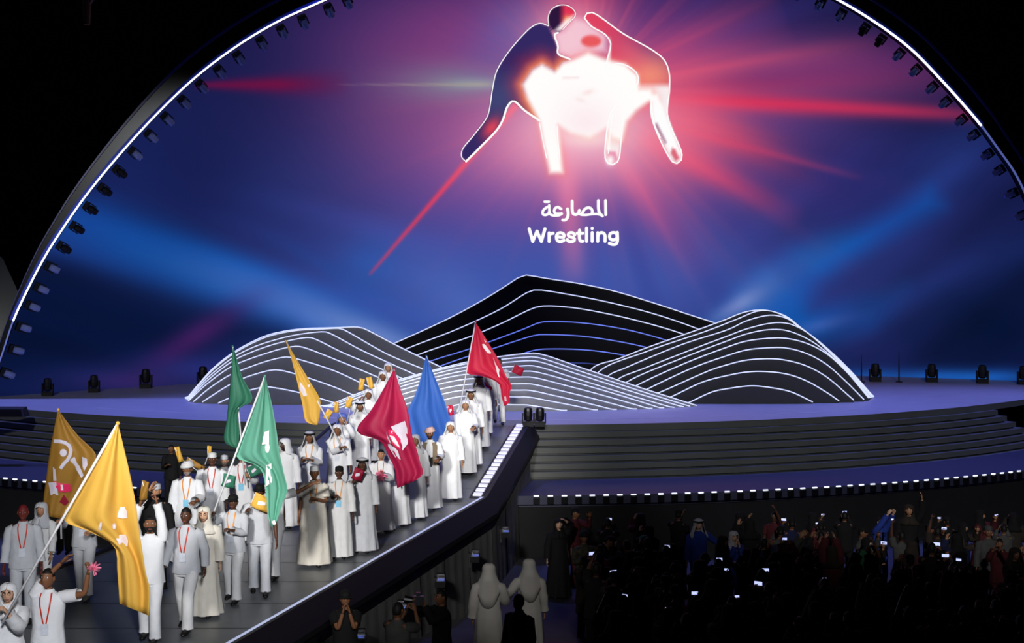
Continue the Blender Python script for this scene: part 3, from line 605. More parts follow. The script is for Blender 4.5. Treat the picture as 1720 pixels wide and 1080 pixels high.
M_shoe = mat('shoe_black', (22, 20, 20), .4, noise=.1); M_sandal = mat('sandal_brown', (92, 66, 48), .6); M_trainer = mat('shoe_grey', (140, 140, 132), .6, noise=.2, scale=20)
M_lan = mat('lanyard_red', (190, 50, 30), .6, noise=0); M_lan2 = mat('lanyard_orange', (222, 140, 40), .6, noise=0); M_card = mat('badge_card', (208, 212, 222), .4, noise=.1, scale=30); M_card2 = mat('badge_cyan', (130, 195, 225), .4, noise=.1, scale=30)
M_agal = mat('agal_black', (16, 15, 16), .6, noise=.1)

def head_geo(m, c, R, hair=None, beard=False, female=False, glasses=False):
    """head with brow, eyes, nose, lips, chin and ears; material slots 0 skin 1 hair 2 eye white 3 iris 4 lips"""
    NU, NV = 26, 18; V = []; rx, ry, rz = .076, .096, .118
    for i in range(NV+1):
        t = math.pi*i/NV
        for j in range(NU):
            a = 2*math.pi*j/NU-math.pi; a = a-.42*math.sin(a)
            x = rx*math.sin(t)*math.sin(a); y = -ry*math.sin(t)*math.cos(a); z = rz*math.cos(t)
            if z < 0: k = (-z/rz); x *= 1-.26*k**1.5; y = y*(1-.12*k)-.012*k*(1 if y < 0 else -1.2)
            fr = max(0, math.cos(a))
            if fr > 0:
                y -= fr*(.030*math.exp(-(x/.012)**2-((z+.022)/.016)**2)+.016*math.exp(-(x/.010)**2-((z-.008)/.02)**2))   # nose
                y += fr*.011*math.exp(-((abs(x)-.031)/.014)**2-((z-.014)/.011)**2)                                             # sockets
                y -= fr*.006*math.exp(-((z-.036)/.010)**2)*math.exp(-(x/.055)**2)                                              # brow
                y -= fr*.007*math.exp(-(x/.024)**2-((z+.060)/.010)**2)                                                         # lips
                y -= fr*.008*math.exp(-(x/.026)**2-((z+.098)/.014)**2)                                                         # chin
            if beard and fr > .1 and z < -.045: y -= .012; 
            if hair and (z > .062 or (y > .015 and z > -.05)): x *= 1.06; y *= 1.06; z *= 1.04
            V.append(c+R@Vector((x, y, z)))
    Fc = []; Mi = []
    for i in range(NV):
        for j in range(NU):
            q = (i*NU+j, (i+1)*NU+j, (i+1)*NU+(j+1) % NU, i*NU+(j+1) % NU); Fc.append(q)
            p = R.transposed()@(sum((V[n] for n in q), Vector())/4-c)
            k = 0
            if hair and (p.z > .068 or (p.y > .012 and p.z > -.055) or (p.y > -.02 and p.z > .03)): k = 1
            if beard and p.y < .03 and p.z < -.036 and not (abs(p.x) < .024 and -.068 < p.z < -.050) : k = 1
            if p.y < -.06 and abs(p.x) < .023 and -.069 < p.z < -.051: k = 4
            Mi.append(k)
    m.add(V, Fc, Mi)
    for s in (-1, 1):
        m.ball(c+R@Vector((s*.031, -.078, .013)), (.014, .009, .009), 8, 5, 2, R); m.ball(c+R@Vector((s*.031, -.0855, .013)), (.006, .004, .0065), 6, 4, 3, R)
        m.box(c+R@Vector((s*.031, -.094, .035)), (.032, .008, .006), 1 if hair or beard else 3, R)
        m.ball(c+R@Vector((s*.079, .008, -.004)), (.010, .022, .032), 7, 5, 0, R)
        if glasses:
            m.tube([c+R@Vector((s*.031+.019*math.cos(t), -.103, .013+.015*math.sin(t))) for t in np.linspace(0, 6.283, 11)], .0025, 4, False, 3)

def hand_geo(m, w, d, nrm, sc_, curl, side, mi=0):
    """palm, four unequal fingers and a thumb, from wrist w along d; nrm is the way the palm faces"""
    d = d.normalized(); nrm = (nrm-d*nrm.dot(d)).normalized(); b = d.cross(nrm)*side; S = sc_
    rings = []
    for t, hw, th in ((-.02, .026, .020), (.02, .034, .017), (.06, .042, .015), (.095, .040, .012)):
        rings.append([w+d*t*S+b*hw*S*math.cos(q)+nrm*th*S*math.sin(q) for q in np.linspace(0, 2*math.pi, 9)[:-1]])
    m.loft(rings, mi, capb=True, capt=True)
    for off, ln in ((-.030, .068), (-.010, .080), (.011, .075), (.030, .058)):
        p = w+d*.088*S+b*off*S; pts = [p]; a = curl*.5
        for k, f_ in enumerate((.45, .32, .23)):
            dr = d*math.cos(a)+nrm*math.sin(a); p = p+dr*ln*f_*S; pts.append(p); a += curl
        m.tube(pts, [.0095*S, .009*S, .008*S, .006*S], 5, True, mi)
    p = w+d*.025*S-b*.034*S; dr = (d*.62-b*.62+nrm*.35*(1+curl)).normalized(); p1 = p+dr*.038*S; dr = (d*.85-b*.15+nrm*.5*curl).normalized(); p2 = p1+dr*.03*S
    m.tube([p-dr*.01*S, p1, p2, p2+dr*.02*S], [.013*S, .011*S, .010*S, .007*S], 5, True, mi)

def skin_mesh(vs, es, rs):
    me = bpy.data.meshes.new('t'); me.from_pydata([tuple(v) for v in vs], es, []); o = bpy.data.objects.new('t', me); COL.objects.link(o)
    o.modifiers.new('s', 'SKIN'); sv = me.skin_vertices[0].data
    for i, r_ in enumerate(rs): sv[i].radius = r_; sv[i].use_root = (i == 0)
    o.modifiers['s'].use_smooth_shade = True
    s = o.modifiers.new('d', 'SUBSURF'); s.levels = 1; s.render_levels = 1
    dg = bpy.context.evaluated_depsgraph_get(); r = bpy.data.meshes.new_from_object(o.evaluated_get(dg))
    V = [v.co.copy() for v in r.vertices]; Fc = [tuple(p.vertices) for p in r.polygons]
    bpy.data.objects.remove(o); bpy.data.meshes.remove(me); bpy.data.meshes.remove(r)
    return V, Fc
ARMS = {'down': (.275, -.05, .86), 'fwd': (.20, -.34, 1.14), 'chest': (.07, -.27, 1.24), 'up': (.27, -.12, 1.95), 'upfwd': (.2, -.34, 1.62), 'mouth': (.05, -.21, 1.50), 'side': (.62, -.12, 1.35), 'back': (.24, .12, .9), 'swing': (.27, -.22, .92), 'head': (.16, .02, 1.74), 'phone': (.08, -.34, 1.60), 'phoneup': (.10, -.30, 1.90)}
def ik(S, W, l1, l2, pole):
    d = W-S; L = min(d.length, (l1+l2)*.995); u = d.normalized(); W = S+u*L
    a = (l1*l1-l2*l2+L*L)/(2*L); h = math.sqrt(max(0, l1*l1-a*a)); p = pole-u*pole.dot(u)
    if p.length < 1e-4: p = Vector((0, .3, -1))
    return S+u*a+p.normalized()*h, W

def person(label, loc, h=1.75, yaw=0, outfit='thobe', cloth='white', cloth2=None, skin='tan', head='bare', headcol='white', agal=False, hair=True, beard=False, female=False, glasses=False,
           al='down', ar='down', pl=None, pr=None, gl=None, gr=None, stride=.0, sleeves='long', lanyard=None, badge=None, shoe='black', hyaw=0, hpitch=0, group=None, wide=1.0, seed=0, name='person', hairmat=None, detail=True):
    if outfit in ('thobe', 'robe'): stride *= .3
    s = h/1.78; root = empty(name, loc, math.radians(yaw)); tag(root, label, 'person', group)
    rg = random.Random(seed); Ri = Matrix.Rotation(-math.radians(yaw), 3, 'Z'); L0 = Vector(loc)
    def tgt(a, sd):
        if isinstance(a, str): q = Vector(ARMS[a]); return Vector((q.x*sd, q.y, q.z))
        if isinstance(a, Vector): return (Ri@(a-L0))/s
        return Vector(a)
    SL, SRt = Vector((-.185, .01, 1.435)), Vector((.185, .01, 1.435))
    fwd = Vector((0, -1, 0)); arms = []
    for sd, S, a, po in ((-1, SL, al, pl), (1, SRt, ar, pr)):
        W = tgt(a, sd); E, W = ik(S, W, .29, .265, Vector(po) if po else Vector((sd*.5, .45, -1))); arms.append((S, E, W))
    # ---- body: one skinned mesh plus head and hands in the same mesh
    vs = [(0, .0, .95), (0, .01, 1.13), (0, .01, 1.30), (0, .015, 1.42), (0, .012, 1.50), (0, -.005, 1.585)]; rs = [(.125, .09), (.115, .085), (.135, .09), (.09, .065), (.052, .052), (.05, .055)]; es = [(0, 1), (1, 2), (2, 3), (3, 4), (4, 5)]
    for sd, (S, E, W) in zip((-1, 1), arms):
        b = len(vs); vs += [tuple(S), tuple(E), tuple(W)]; rs += [(.055, .055), (.040, .040), (.026, .028)]; es += [(3, b), (b, b+1), (b+1, b+2)]
    feet = []
    for sd in (-1, 1):
        yo = stride*sd; b = len(vs); hp = Vector((sd*.095, 0, .90)); an = Vector((sd*.10, -yo, .09+(.03 if yo < 0 else 0))); kn = (hp+an)/2+Vector((0, -.05-abs(yo)*.12, .03))
        vs += [tuple(hp), tuple(kn), tuple(an)]; rs += [(.085, .085), (.055, .057), (.038, .04)]; es += [(0, b), (b, b+1), (b+1, b+2)]; feet.append((hp, kn, an))
    V, Fc = skin_mesh(vs, es, rs)
    m = MB(); m.add(V, Fc, 0)
    RH_ = Matrix.Rotation(math.radians(hyaw), 3, 'Z')@Matrix.Rotation(math.radians(-hpitch), 3, 'X'); HC = Vector((0, -.012, 1.662))
    covered = head in ('ghutra', 'hijab', 'hood')
    head_geo(m, HC, RH_, hair and not covered, beard, female, glasses)
    for sd, (S, E, W), g in zip((-1, 1), arms, (gl, gr)):
        d = (W-E).normalized(); nn = Vector((-sd*.9, -.25, .1)) if abs(d.z) > .5 else Vector((-sd*.3, 0, -.9))
        hand_geo(m, W, d, nn, 1.0, 1.05 if g else .32, sd)
    body = MB(); body.add([v*s for v in m.v], m.f, m.m)
    ob = body.build('body', [SK[skin], hairmat or M_hair, M_eye, M_iris, M_lip], root, True)
    # ---- clothes
    C = CLO[cloth]; C2 = CLO[cloth2 or cloth]; ph = rg.random()*6; nseg = 36
    def torso_ring(z, rx, ry, amp=0, cy=0, kf=9):
        out = []
        for j in range(nseg):
            q = 2*math.pi*j/nseg; f_ = 1+amp*(math.sin(kf*q+ph)+.5*math.sin((kf+4)*q+ph*2+z*5))
            out.append(Vector((rx*wide*f_*math.cos(q), cy+ry*wide*f_*math.sin(q), z))*s)
        return out
    top = [(1.10, .185, .128, .012), (1.22, .195, .132, .008), (1.33, .205, .132, .004), (1.40, .205, .122, 0), (1.445, .185, .105, 0), (1.475, .13, .088, 0), (1.505, .078, .074, 0), (1.535, .066, .068, 0)]
    def sleeves_geo(m, r0=.078, r1=.066, cuff=.93):
        for sd, (S, E, W) in zip((-1, 1), arms):
            A = S+Vector((-sd*.05, 0, -.005))
            if sleeves == 'short':
                pts = [A, S+(E-S)*.15, S+(E-S)*.45, S+(E-S)*.72]; rr = [.07, .082, .078, .078]
            else:
                Wc = E+(W-E)*cuff; pts = [A, S+(E-S)*.12, S+(E-S)*.4, S+(E-S)*.75, E, E+(Wc-E)*.35, E+(Wc-E)*.7, Wc]; rr = [.068, r0, r0*.96, r1*1.04, r1*1.05, r1*.98, r1*.92, r1]
                rr = [q*(1+.06*math.sin(i*2.6+ph)) for i, q in enumerate(rr)]
            m.tube([p*s for p in pts], [q*s*(.5+.5*wide) for q in rr], 12, False)
    if outfit == 'thobe':
        m = MB(); fl_ = .5*stride
        rings = [torso_ring(.055, .275, .23, .08, -fl_*.1), torso_ring(.18, .264, .218, .07), torso_ring(.38, .25, .20, .06), torso_ring(.6, .234, .182, .048), torso_ring(.8, .22, .168, .034), torso_ring(.96, .206, .152, .022)]+[torso_ring(*t) for t in top]
        m.loft(rings); sleeves_geo(m, .085, .074, .95); m.build('thobe', C, root, True)
    elif outfit == 'robe':
        m = MB(); rings = [torso_ring(.05, .30, .26, .09, kf=8), torso_ring(.25, .275, .235, .075, kf=8), torso_ring(.55, .245, .20, .055, kf=8), torso_ring(.85, .222, .172, .035), torso_ring(1.0, .21, .155, .02)]+[torso_ring(*t) for t in top]
        m.loft(rings); sleeves_geo(m, .095, .09, .95); m.build('robe', C, root, True)
    else:
        m = MB(); rings = [torso_ring(.84, .212, .158, .03), torso_ring(.93, .205, .15, .02), torso_ring(1.02, .195, .138, .018)]+[torso_ring(*t) for t in top]
        m.loft(rings); sleeves_geo(m, .08, .066, .95 if outfit != 'polo' else .9); m.build('shirt', C, root, True)
        m = MB(); m.loft([torso_ring(.80, .178, .13, 0), torso_ring(.9, .185, .136, 0), torso_ring(1.0, .17, .122, 0)])
        for hp, kn, an in feet:
            pts = [hp+Vector((0, 0, .06)), hp, hp+(kn-hp)*.5, kn, kn+(an-kn)*.5, an+Vector((0, 0, .05)), an+Vector((0, 0, -.015))]
            m.tube([p*s for p in pts], [q*s for q in (.09, .108, .098, .083, .079, .082, .088)], 14, False)
        m.build('trousers', C2, root, True)
    if outfit == 'vest' or cloth2 == 'khaki':
        pass
    # ---- shoes
    for hp, kn, an in feet:
        m = MB(); rr = []
        for t, hw, ht, zc in ((.075, .028, .05, .05), (.03, .038, .075, .065), (-.05, .042, .06, .05), (-.13, .047, .045, .036), (-.18, .036, .03, .028), (-.205, .016, .018, .022)):
            rr.append([Vector((an.x+hw*math.cos(q), an.y+t, max(.0, an.z-.09)+max(.004, zc+ht*math.sin(q)*.8)))*s for q in np.linspace(0, 2*math.pi, 11)[:-1]])
        m.loft(rr, capb=True, capt=True); m.build('shoe', {'black': M_shoe, 'sandal': M_sandal, 'trainer': M_trainer}[shoe], root, True)
    # ---- headwear
    HCs = HC
    def hp_(v): return (HC+RH_@Vector(v))*s
    CH = CLO.get(headcol, C)
    if head in ('ghutra', 'hijab'):
        N = 30; gh = head == 'ghutra'
        rows = [(.136, .012, 0), (.128, .055, 0), (.104, .092, 0), (.070, .108, 4), (.045, .112, 38 if gh else 44), (.0, .113, 52 if gh else 50), (-.06, .128 if gh else .115, 55 if gh else 46), (-.105, .146 if gh else .122, 56 if gh else 22), (-.15, .170 if gh else .13, 54 if gh else 0), (-.22, .19 if gh else .185, 48 if gh else 0), (-.30, .218 if gh else .235, 44 if gh else 0), (-.38, .222 if gh else .225, 50 if gh else 0)]
        if not gh: rows = rows[:-1]
        rings = []
        for i, (z, r_, op) in enumerate(rows):
            ring = []
            for j in range(N):
                a = math.radians(op)+(2*math.pi-2*math.radians(op))*j/(N-1); rip = 1+(.035*math.sin(7*a+ph)*max(0, (i-5)/6))
                yy = 1.12 if i < 8 else (.86, .80, .74, .72)[i-8]
                v = Vector((math.sin(a)*r_*rip, -math.cos(a)*r_*yy*rip+(.012 if i > 6 else .0), z-((i-8)*(.10*max(0, math.cos(a-math.pi))**2-.035) if i > 8 and gh else 0))); v = RH_@v if i < 9 else v
                ring.append((HC+v)*s)
            rings.append(ring)
        m = MB(); m.loft(rings, close=False); g_ = m.build('headcloth' if gh else 'hijab', CH, root, True)
        so_ = g_.modifiers.new('thick', 'SOLIDIFY'); so_.thickness = .006; so_.offset = 1
        if agal:
            for dz in (.066, .084):
                m = MB(); m.tube([hp_((.112*math.cos(t)*(1-.5*(dz-.066)*8*.1), .126*math.sin(t), dz)) for t in np.linspace(0, 2*math.pi, 21)], .011*s, 6, False); m.build('headband', M_agal, g_, True)
    elif head in ('cap', 'kufi', 'turban'):
        m = MB()
        if head == 'turban':
            for dz, r_, t_ in ((.058, .092, .034), (.09, .078, .034), (.118, .05, .03)):
                m.tube([hp_((r_*math.cos(t), r_*1.15*math.sin(t), dz+.012*math.cos(t))) for t in np.linspace(0, 2*math.pi, 19)], t_*s, 8, False)
            m.ball(hp_((0, 0, .12)), (.05*s, .055*s, .03*s), 10, 6)
        else:
            zt = .128 if head == 'cap' else .138; rings = []
            for z, k in ((.045, 1.0), (.075, .97), (.10, .86 if head == 'cap' else .93), (.12, .6 if head == 'cap' else .86), (zt, .1)):
                rings.append([hp_((.085*k*math.cos(q), .108*k*math.sin(q), z)) for q in np.linspace(0, 2*math.pi, 19)[:-1]])
            m.loft(rings, capt=True)
        c_ = m.build('cap' if head == 'cap' else ('turban' if head == 'turban' else 'kufi'), CH, root, True)
        if head == 'cap':
            m = MB(); V = []
            for rr_, zz_ in ((.1, .05), (.165, .035)):
                for q in np.linspace(-1.0, 1.0, 9): V.append(hp_((rr_*.82*math.sin(q), -rr_*math.cos(q), zz_)))
            m.add(V, [(i, i+1, 10+i, 9+i) for i in range(8)]); br = m.build('cap_brim', CH, c_, True); so_ = br.modifiers.new('thick', 'SOLIDIFY'); so_.thickness = .006
    # ---- lanyard and badge
    if lanyard:
        Lm = M_lan if lanyard == 'red' else M_lan2
        def chest(x, z, o=.012):
            zz_ = [t[0] for t in top]; rx = np.interp(z, zz_, [t[1] for t in top])*wide; ry = np.interp(z, zz_, [t[2] for t in top])*wide
            return Vector((x, -ry*math.sqrt(max(.02, 1-(x/rx)**2))-o, z))*s
        m = MB()
        for sd in (-1, 1):
            pts = [(sd*.062, 1.50), (sd*.066, 1.44), (sd*.058, 1.36), (sd*.042, 1.27), (sd*.024, 1.18), (sd*.01, 1.11)]
            V = []
            for x, z in pts: V += [chest(x-.009, z), chest(x+.009, z)]
            m.add(V, [(2*i, 2*i+1, 2*i+3, 2*i+2) for i in range(len(pts)-1)])
        ln = m.build('lanyard', Lm, root)
        m = MB(); m.box(chest(0, 1.13, .02)+Vector((0, 0, -.05*s)), (.095*s, .008*s, .13*s)); m.build('badge', M_card2 if badge == 'cyan' else M_card, ln)
    hands = [L0+Matrix.Rotation(math.radians(yaw), 3, 'Z')@(a[2]+(a[2]-a[1]).normalized()*.06)*s for a in arms]
    return root, hands
def head_at(px, py, h, off=0):
    Y = solveY(py, h); p = P(px, py, Y); return Vector((p.x, Y, runz(Y)+.012))
def foot_at(px, py):
    Y = solveY(py); p = P(px, py, Y); return Vector((p.x, Y, runz(Y)+.012))
# ------------------------------------------------------------------ marchers on the runway
MG = 'marchers coming down the runway'
N_ = {}
def march(key, label, at, **k):
    mode, a, b = at
    h = k.get('h', 1.76)
    loc = head_at(a, b, h) if mode == 'head' else foot_at(a, b)
    for q in ('al', 'ar'):
        if q in k and isinstance(k[q], tuple) and len(k[q]) == 3 and k[q][0] == 'px':
            _, (x, y), dy = k[q]; k[q] = P(x, y, loc.y+dy)
    k.setdefault('group', MG); k.setdefault('seed', len(N_)*7+3)
    r, hd = person(label, loc, **k); N_[key] = (r, hd, loc); return r
march('A1', 'woman in white hijab and glasses holding the pole of the foreground yellow flag', ('head', 14, 982), h=1.64, outfit='robe', head='hijab', skin='fair', female=True, glasses=True, ar=('px', (13, 1030), -.32), gr=True, al='fwd', yaw=8, cloth='white')
march('A2', 'man in white T-shirt in the foreground, one arm over his head, waving a pompom', ('head', 81, 956), h=1.76, outfit='tee', sleeves='short', skin='brown', al=('px', (117, 929), -.02), pl=(-1, 0, .8), ar=('px', (148, 962), -.1), pr=(.3, 0, -1), gr=True, lanyard='red', cloth='white', hyaw=-12, hpitch=8)
march('A3', 'man with red-lit face and hair, red lanyard over white shirt, at the far left', ('head', 39, 849), h=1.76, outfit='polo', skin='red', hairmat=M_hair_red_lit, lanyard='red', cloth='grey', yaw=12)
march('A4', 'person in white hood and jacket with red lanyard beside the red-lit man', ('head', 70, 846), h=1.60, outfit='polo', head='hijab', headcol='grey', skin='tan', lanyard='red', cloth='offwhite', yaw=-6, ar='swing')
march('A5', 'white-clad marcher cut off by the left edge of the picture', ('head', -36, 846), h=1.82, outfit='polo', skin='brown', cloth='grey', al='down', ar='swing')
march('A6', 'marcher in crumpled grey-white jacket and trainers under the rear yellow flag', ('foot', 142, 1004), h=1.74, outfit='polo', skin='tan', cloth='grey', cloth2='grey', al=('px', (100, 876), -.32), gl=True, shoe='trainer', stride=.16, ar='fwd', lanyard='red')
march('A8', 'man in white shirt raising both fists right beside the foreground yellow flag', ('head', 252, 868), h=1.78, outfit='polo', skin='brown', cloth='white', al=('px', (236, 846), -.05), ar=('px', (262, 836), .0), gl=True, gr=True, pl=(-.6, -.5, .2), pr=(.8, -.3, .1), hyaw=15, hpitch=10, beard=True, stride=.12)
march('A9', 'bald dark-skinned man in white shirt with badge on red lanyard, striding in front', ('foot', 313, 1060), h=1.80, outfit='polo', skin='dark', hair=True, cloth='grey', cloth2='offwhite', lanyard='red', stride=.2, yaw=-10, al='swing', ar='back')
march('A10', 'marcher in black jumper and white cap reaching up behind the two raised fists', ('head', 262, 814), h=1.78, outfit='polo', cloth='black', cloth2='black', head='kufi', headcol='grey', skin='tan', al=('px', (252, 822), -.2), ar='down', beard=True)
march('A11', 'girl in cream hijab and long cream dress just right of the bald man', ('foot', 343, 1036), h=1.66, outfit='robe', head='hijab', headcol='cream', skin='fair', cloth='cream', female=True, glasses=True, stride=.1)
march('A12', 'man in black cap with orange lanyard gripping the pole of the front green flag', ('foot', 392, 1012), h=1.70, outfit='polo', head='cap', headcol='black', skin='dark', cloth='grey', cloth2='offwhite', lanyard='orange', al=('px', (356, 868), -.32), gl=True, ar='chest', gr=True, stride=.12, yaw=-10)
march('A13', 'man in black cap holding a bright yellow hand flag below the green flag', ('foot', 436, 1000), h=1.79, outfit='polo', sleeves='short', head='cap', headcol='black', skin='dark', cloth='grey', cloth2='grey', al=('px', (412, 862), -.25), gl=True, ar='down', yaw=8, stride=.1)
march('A14', 'bearded man in white turban with orange lanyard at the left of the middle row', ('head', 315, 778), h=1.80, outfit='robe', head='turban', headcol='offwhite', skin='brown', beard=True, hairmat=M_hair_grey, cloth='white', lanyard='orange', badge='cyan', ar='fwd')
march('A15', 'man in white kufi cap and red lanyard under a small yellow flag tip', ('head', 357, 762), h=1.80, outfit='thobe', head='kufi', headcol='offwhite', skin='dark', cloth='white', lanyard='red', al=('px', (338, 790), .1), gl=True)
march('A16', 'bearded man in white cap half hidden beside the man in kufi', ('head', 377, 766), h=1.60, outfit='thobe', head='kufi', headcol='grey', skin='tan', beard=True, hairmat=M_hair_grey, cloth='offwhite')
march('A17', 'marcher behind the front green flag, lifting a small dark green hand flag', ('head', 407, 757), h=1.76, outfit='thobe', skin='tan', head='kufi', cloth='white', lanyard='red', badge='cyan', ar=('px', (418, 800), -.3), gr=True, al='fwd')
march('A18', 'man in short-sleeved white shirt directly behind the bright yellow hand flag', ('head', 452, 790), h=1.74, outfit='polo', skin='dark', head='bare', cloth='white', sleeves='short', stride=.1, yaw=10)
march('A19', 'marcher in white trousers stretching a bare arm towards the man in striped headcloth', ('foot', 459, 972), h=1.76, outfit='polo', sleeves='short', skin='brown', cloth='offwhite', ar=('px', (526, 812), .15), pr=(0, .3, -1), stride=.12, head='bare', yaw=-14)
march('A20', 'man in white headcloth seen in profile right of the front green flag', ('head', 479, 738), h=1.80, outfit='thobe', head='ghutra', skin='dark', beard=True, cloth='white', hyaw=-45)
march('A21', 'man in grey-black topped headcloth with arms folded in front of his white robe', ('head', 520, 726), h=1.82, outfit='thobe', head='ghutra', headcol='grey', agal=True, skin='brown', cloth='white', al='chest', ar='chest', lanyard='orange')
march('A22', 'broad man in cream thobe and orange lanyard walking left of centre on the runway edge', ('foot', 528, 951), h=1.76, outfit='thobe', head='kufi', skin='brown', cloth='cream', lanyard='orange', al='down', sleeves='short', ar='chest', gr=True, wide=1.12, stride=.12)
march('A23', 'man in white headcloth carrying the far yellow flag on a white pole', ('head', 567, 714), h=1.82, outfit='thobe', head='ghutra', skin='brown', cloth='white', al=('px', (574, 752), -.3), gl=True, lanyard='orange')
march('A24', 'dark-faced man in white thobe with pale blue badge right of the cream thobe', ('foot', 570, 938), h=1.66, outfit='thobe', head='kufi', headcol='black', skin='dark', cloth='offwhite', lanyard='orange', badge='cyan', al='chest', gl=True)
march('A25', 'man in grey-white thobe and black-banded headcloth carrying a small dark red flag', ('foot', 609, 928), h=1.74, outfit='thobe', head='ghutra', agal=True, headcol='grey', skin='dark', cloth='grey', al=('px', (591, 812), -.25), gl=True, wide=1.05)
march('A26', 'man with blue-tinted headcloth behind the carrier of the far yellow flag', ('head', 575, 696), h=1.82, outfit='thobe', head='ghutra', headcol='blue', skin='tan', cloth='white', ar=('px', (583, 712), -.25), gr=True)
march('A27', 'man in white headcloth farthest back, topmost of all the marchers', ('head', 652, 611), h=1.80, outfit='thobe', head='ghutra', skin='tan', cloth='white', ar='fwd')
march('A28', 'man in white headcloth directly below and left of the topmost marcher', ('head', 643, 625), h=1.80, outfit='thobe', head='ghutra', skin='brown', cloth='white')
march('A29', 'man in white headcloth raising two small yellow flags before the left hill', ('head', 619, 655), h=1.80, outfit='thobe', head='ghutra', skin='brown', cloth='white', al=('px', (604, 672), -.2), gl=True)
march('A30', 'man in white headcloth with black headband left of the crimson flag', ('head', 605, 675), h=1.80, outfit='thobe', head='ghutra', agal=True, skin='brown', cloth='white')
march('A31', 'short-haired person in white robe with yellow lanyard clutching pink cloth under the crimson flag', ('foot', 640, 893), h=1.64, outfit='robe', skin='tan', cloth='white', head='bare', lanyard='orange', ar='chest', gr=True, female=True)
march('A32', 'man in khaki waistcoat and checked headcloth with a camera at his waist', ('foot', 722, 856), h=1.76, outfit='thobe', head='turban', headcol='ghutra_red', skin='brown', beard=True, cloth='white', al='fwd', ar='fwd', gl=True, gr=True)
march('A33', 'white-robed marcher close behind the khaki waistcoat, head hidden by the blue flag', ('foot', 757, 840), h=1.76, outfit='thobe', head='ghutra', skin='tan', cloth='white', al='fwd', stride=.12)
march('A34', 'white-robed marcher whose upper body is hidden by the crimson flag', ('foot', 697, 872), h=1.76, outfit='thobe', head='ghutra', skin='tan', cloth='white', stride=.1)
march('A41', 'marcher holding up the crimson flag, hidden behind its cloth', ('foot', 668, 884), h=1.76, outfit='thobe', head='ghutra', skin='brown', cloth='white', ar=('px', (672, 778), -.3), gr=True)
march('A35', 'white-robed marcher bearing the blue flag at its lower right corner', ('foot', 782, 797), h=1.78, outfit='thobe', head='ghutra', skin='tan', cloth='white', al=('px', (771, 752), -.25), gl=True, ar='fwd')
march('A36', 'man in white thobe and headband carrying the far pink-red flag', ('foot', 791, 783), h=1.88, outfit='thobe', head='ghutra', agal=True, skin='brown', cloth='white', al=('px', (770, 697), -.3), gl=True, stride=.1)
march('A37', 'man in white headcloth just behind the carrier of the pink-red flag', ('foot', 804, 753), h=1.88, outfit='thobe', head='ghutra', agal=True, skin='brown', cloth='white')
march('A38', 'man in white shirt holding a pink card under the far pink-red flag', ('foot', 816, 732), h=1.84, outfit='polo', skin='brown', cloth='white', head='bare', al=('px', (812, 655), -.3), gl=True)
march('A39', 'man in loose white shirt and trousers last at the right under the pink-red flag', ('foot', 838, 713), h=1.84, outfit='polo', skin='brown', cloth='white', head='bare', stride=.14, sleeves='short')
# waistcoat, camera of the man in khaki: parts and a thing he carries
r, hd, loc = N_['A32']; s = 1.76/1.78; m = MB(); rings = []
for z, rx, ry in ((.98, .215, .163), (1.1, .21, .155), (1.22, .215, .152), (1.33, .222, .15), (1.41, .212, .136), (1.455, .17, .112), (1.48, .125, .10)):
    rings.append([Vector((rx*math.sin(a), -ry*math.cos(a), z))*s for a in np.linspace(.32, 2*math.pi-.32, 30)])
m.loft(rings, close=False); v_ = m.build('waistcoat', CLO['khaki'], r, True)
for sd in (-1, 1):
    m = MB(); m.box(Vector((sd*.12, -.15, 1.1))*s, (.11, .04, .13)); m.build('pocket', CLO['khaki'], v_)
cp = (hd[0]+hd[1])/2
t = empty('camera', cp+Vector((0, -.04, 0))); tag(t, 'black camera held by the man in the khaki waistcoat', 'camera')
m = MB(); m.box((0, 0, 0), (.17, .09, .12)); m.box((0, 0, .08), (.07, .08, .05)); m.build('camera_body', M_black, t); m = MB(); m.tube([(0, -.04, 0), (0, -.14, -.01)], [.045, .05], 12); m.build('lens', M_black_gloss, t)

# ------------------------------------------------------------------ flags
def cloth_mat(name, c): return mat(name, c, .55, noise=.05, scale=2, trans=.35, spec=.35)
FM = {'yellow': cloth_mat('flag_yellow', (253, 206, 92)), 'gold': cloth_mat('flag_gold', (186, 138, 58)), 'green': cloth_mat('flag_green', (122, 198, 172)), 'dgreen': cloth_mat('flag_dark_green', (66, 140, 112)), 'crimson': cloth_mat('flag_crimson', (196, 34, 86)), 'blue': cloth_mat('flag_blue', (66, 118, 208)), 'pink': cloth_mat('flag_pink', (232, 44, 84)), 'maroon': cloth_mat('flag_maroon', (168, 30, 62))}
M_pole = mat('pole_white', (228, 228, 232), .4, noise=0); M_print = mat('flag_print', (214, 206, 220), .6, noise=.05); M_print_p = mat('flag_print_pink', (226, 40, 96), .6, noise=.05); M_print_w = mat('flag_print_white', (246, 232, 236), .6, noise=.03)
def ribbon(line, wd, pm, o_):
    q = bez(line, 9); out = []
    for i in range(8):
        t = q[i+1]-q[i]; t = t/np.linalg.norm(t); n = np.array([-t[1], t[0]])*wd; e = t*wd*.3; out.append(([q[i]+n-e, q[i+1]+n+e, q[i+1]-n+e, q[i]-n-e], pm, o_))
    return out
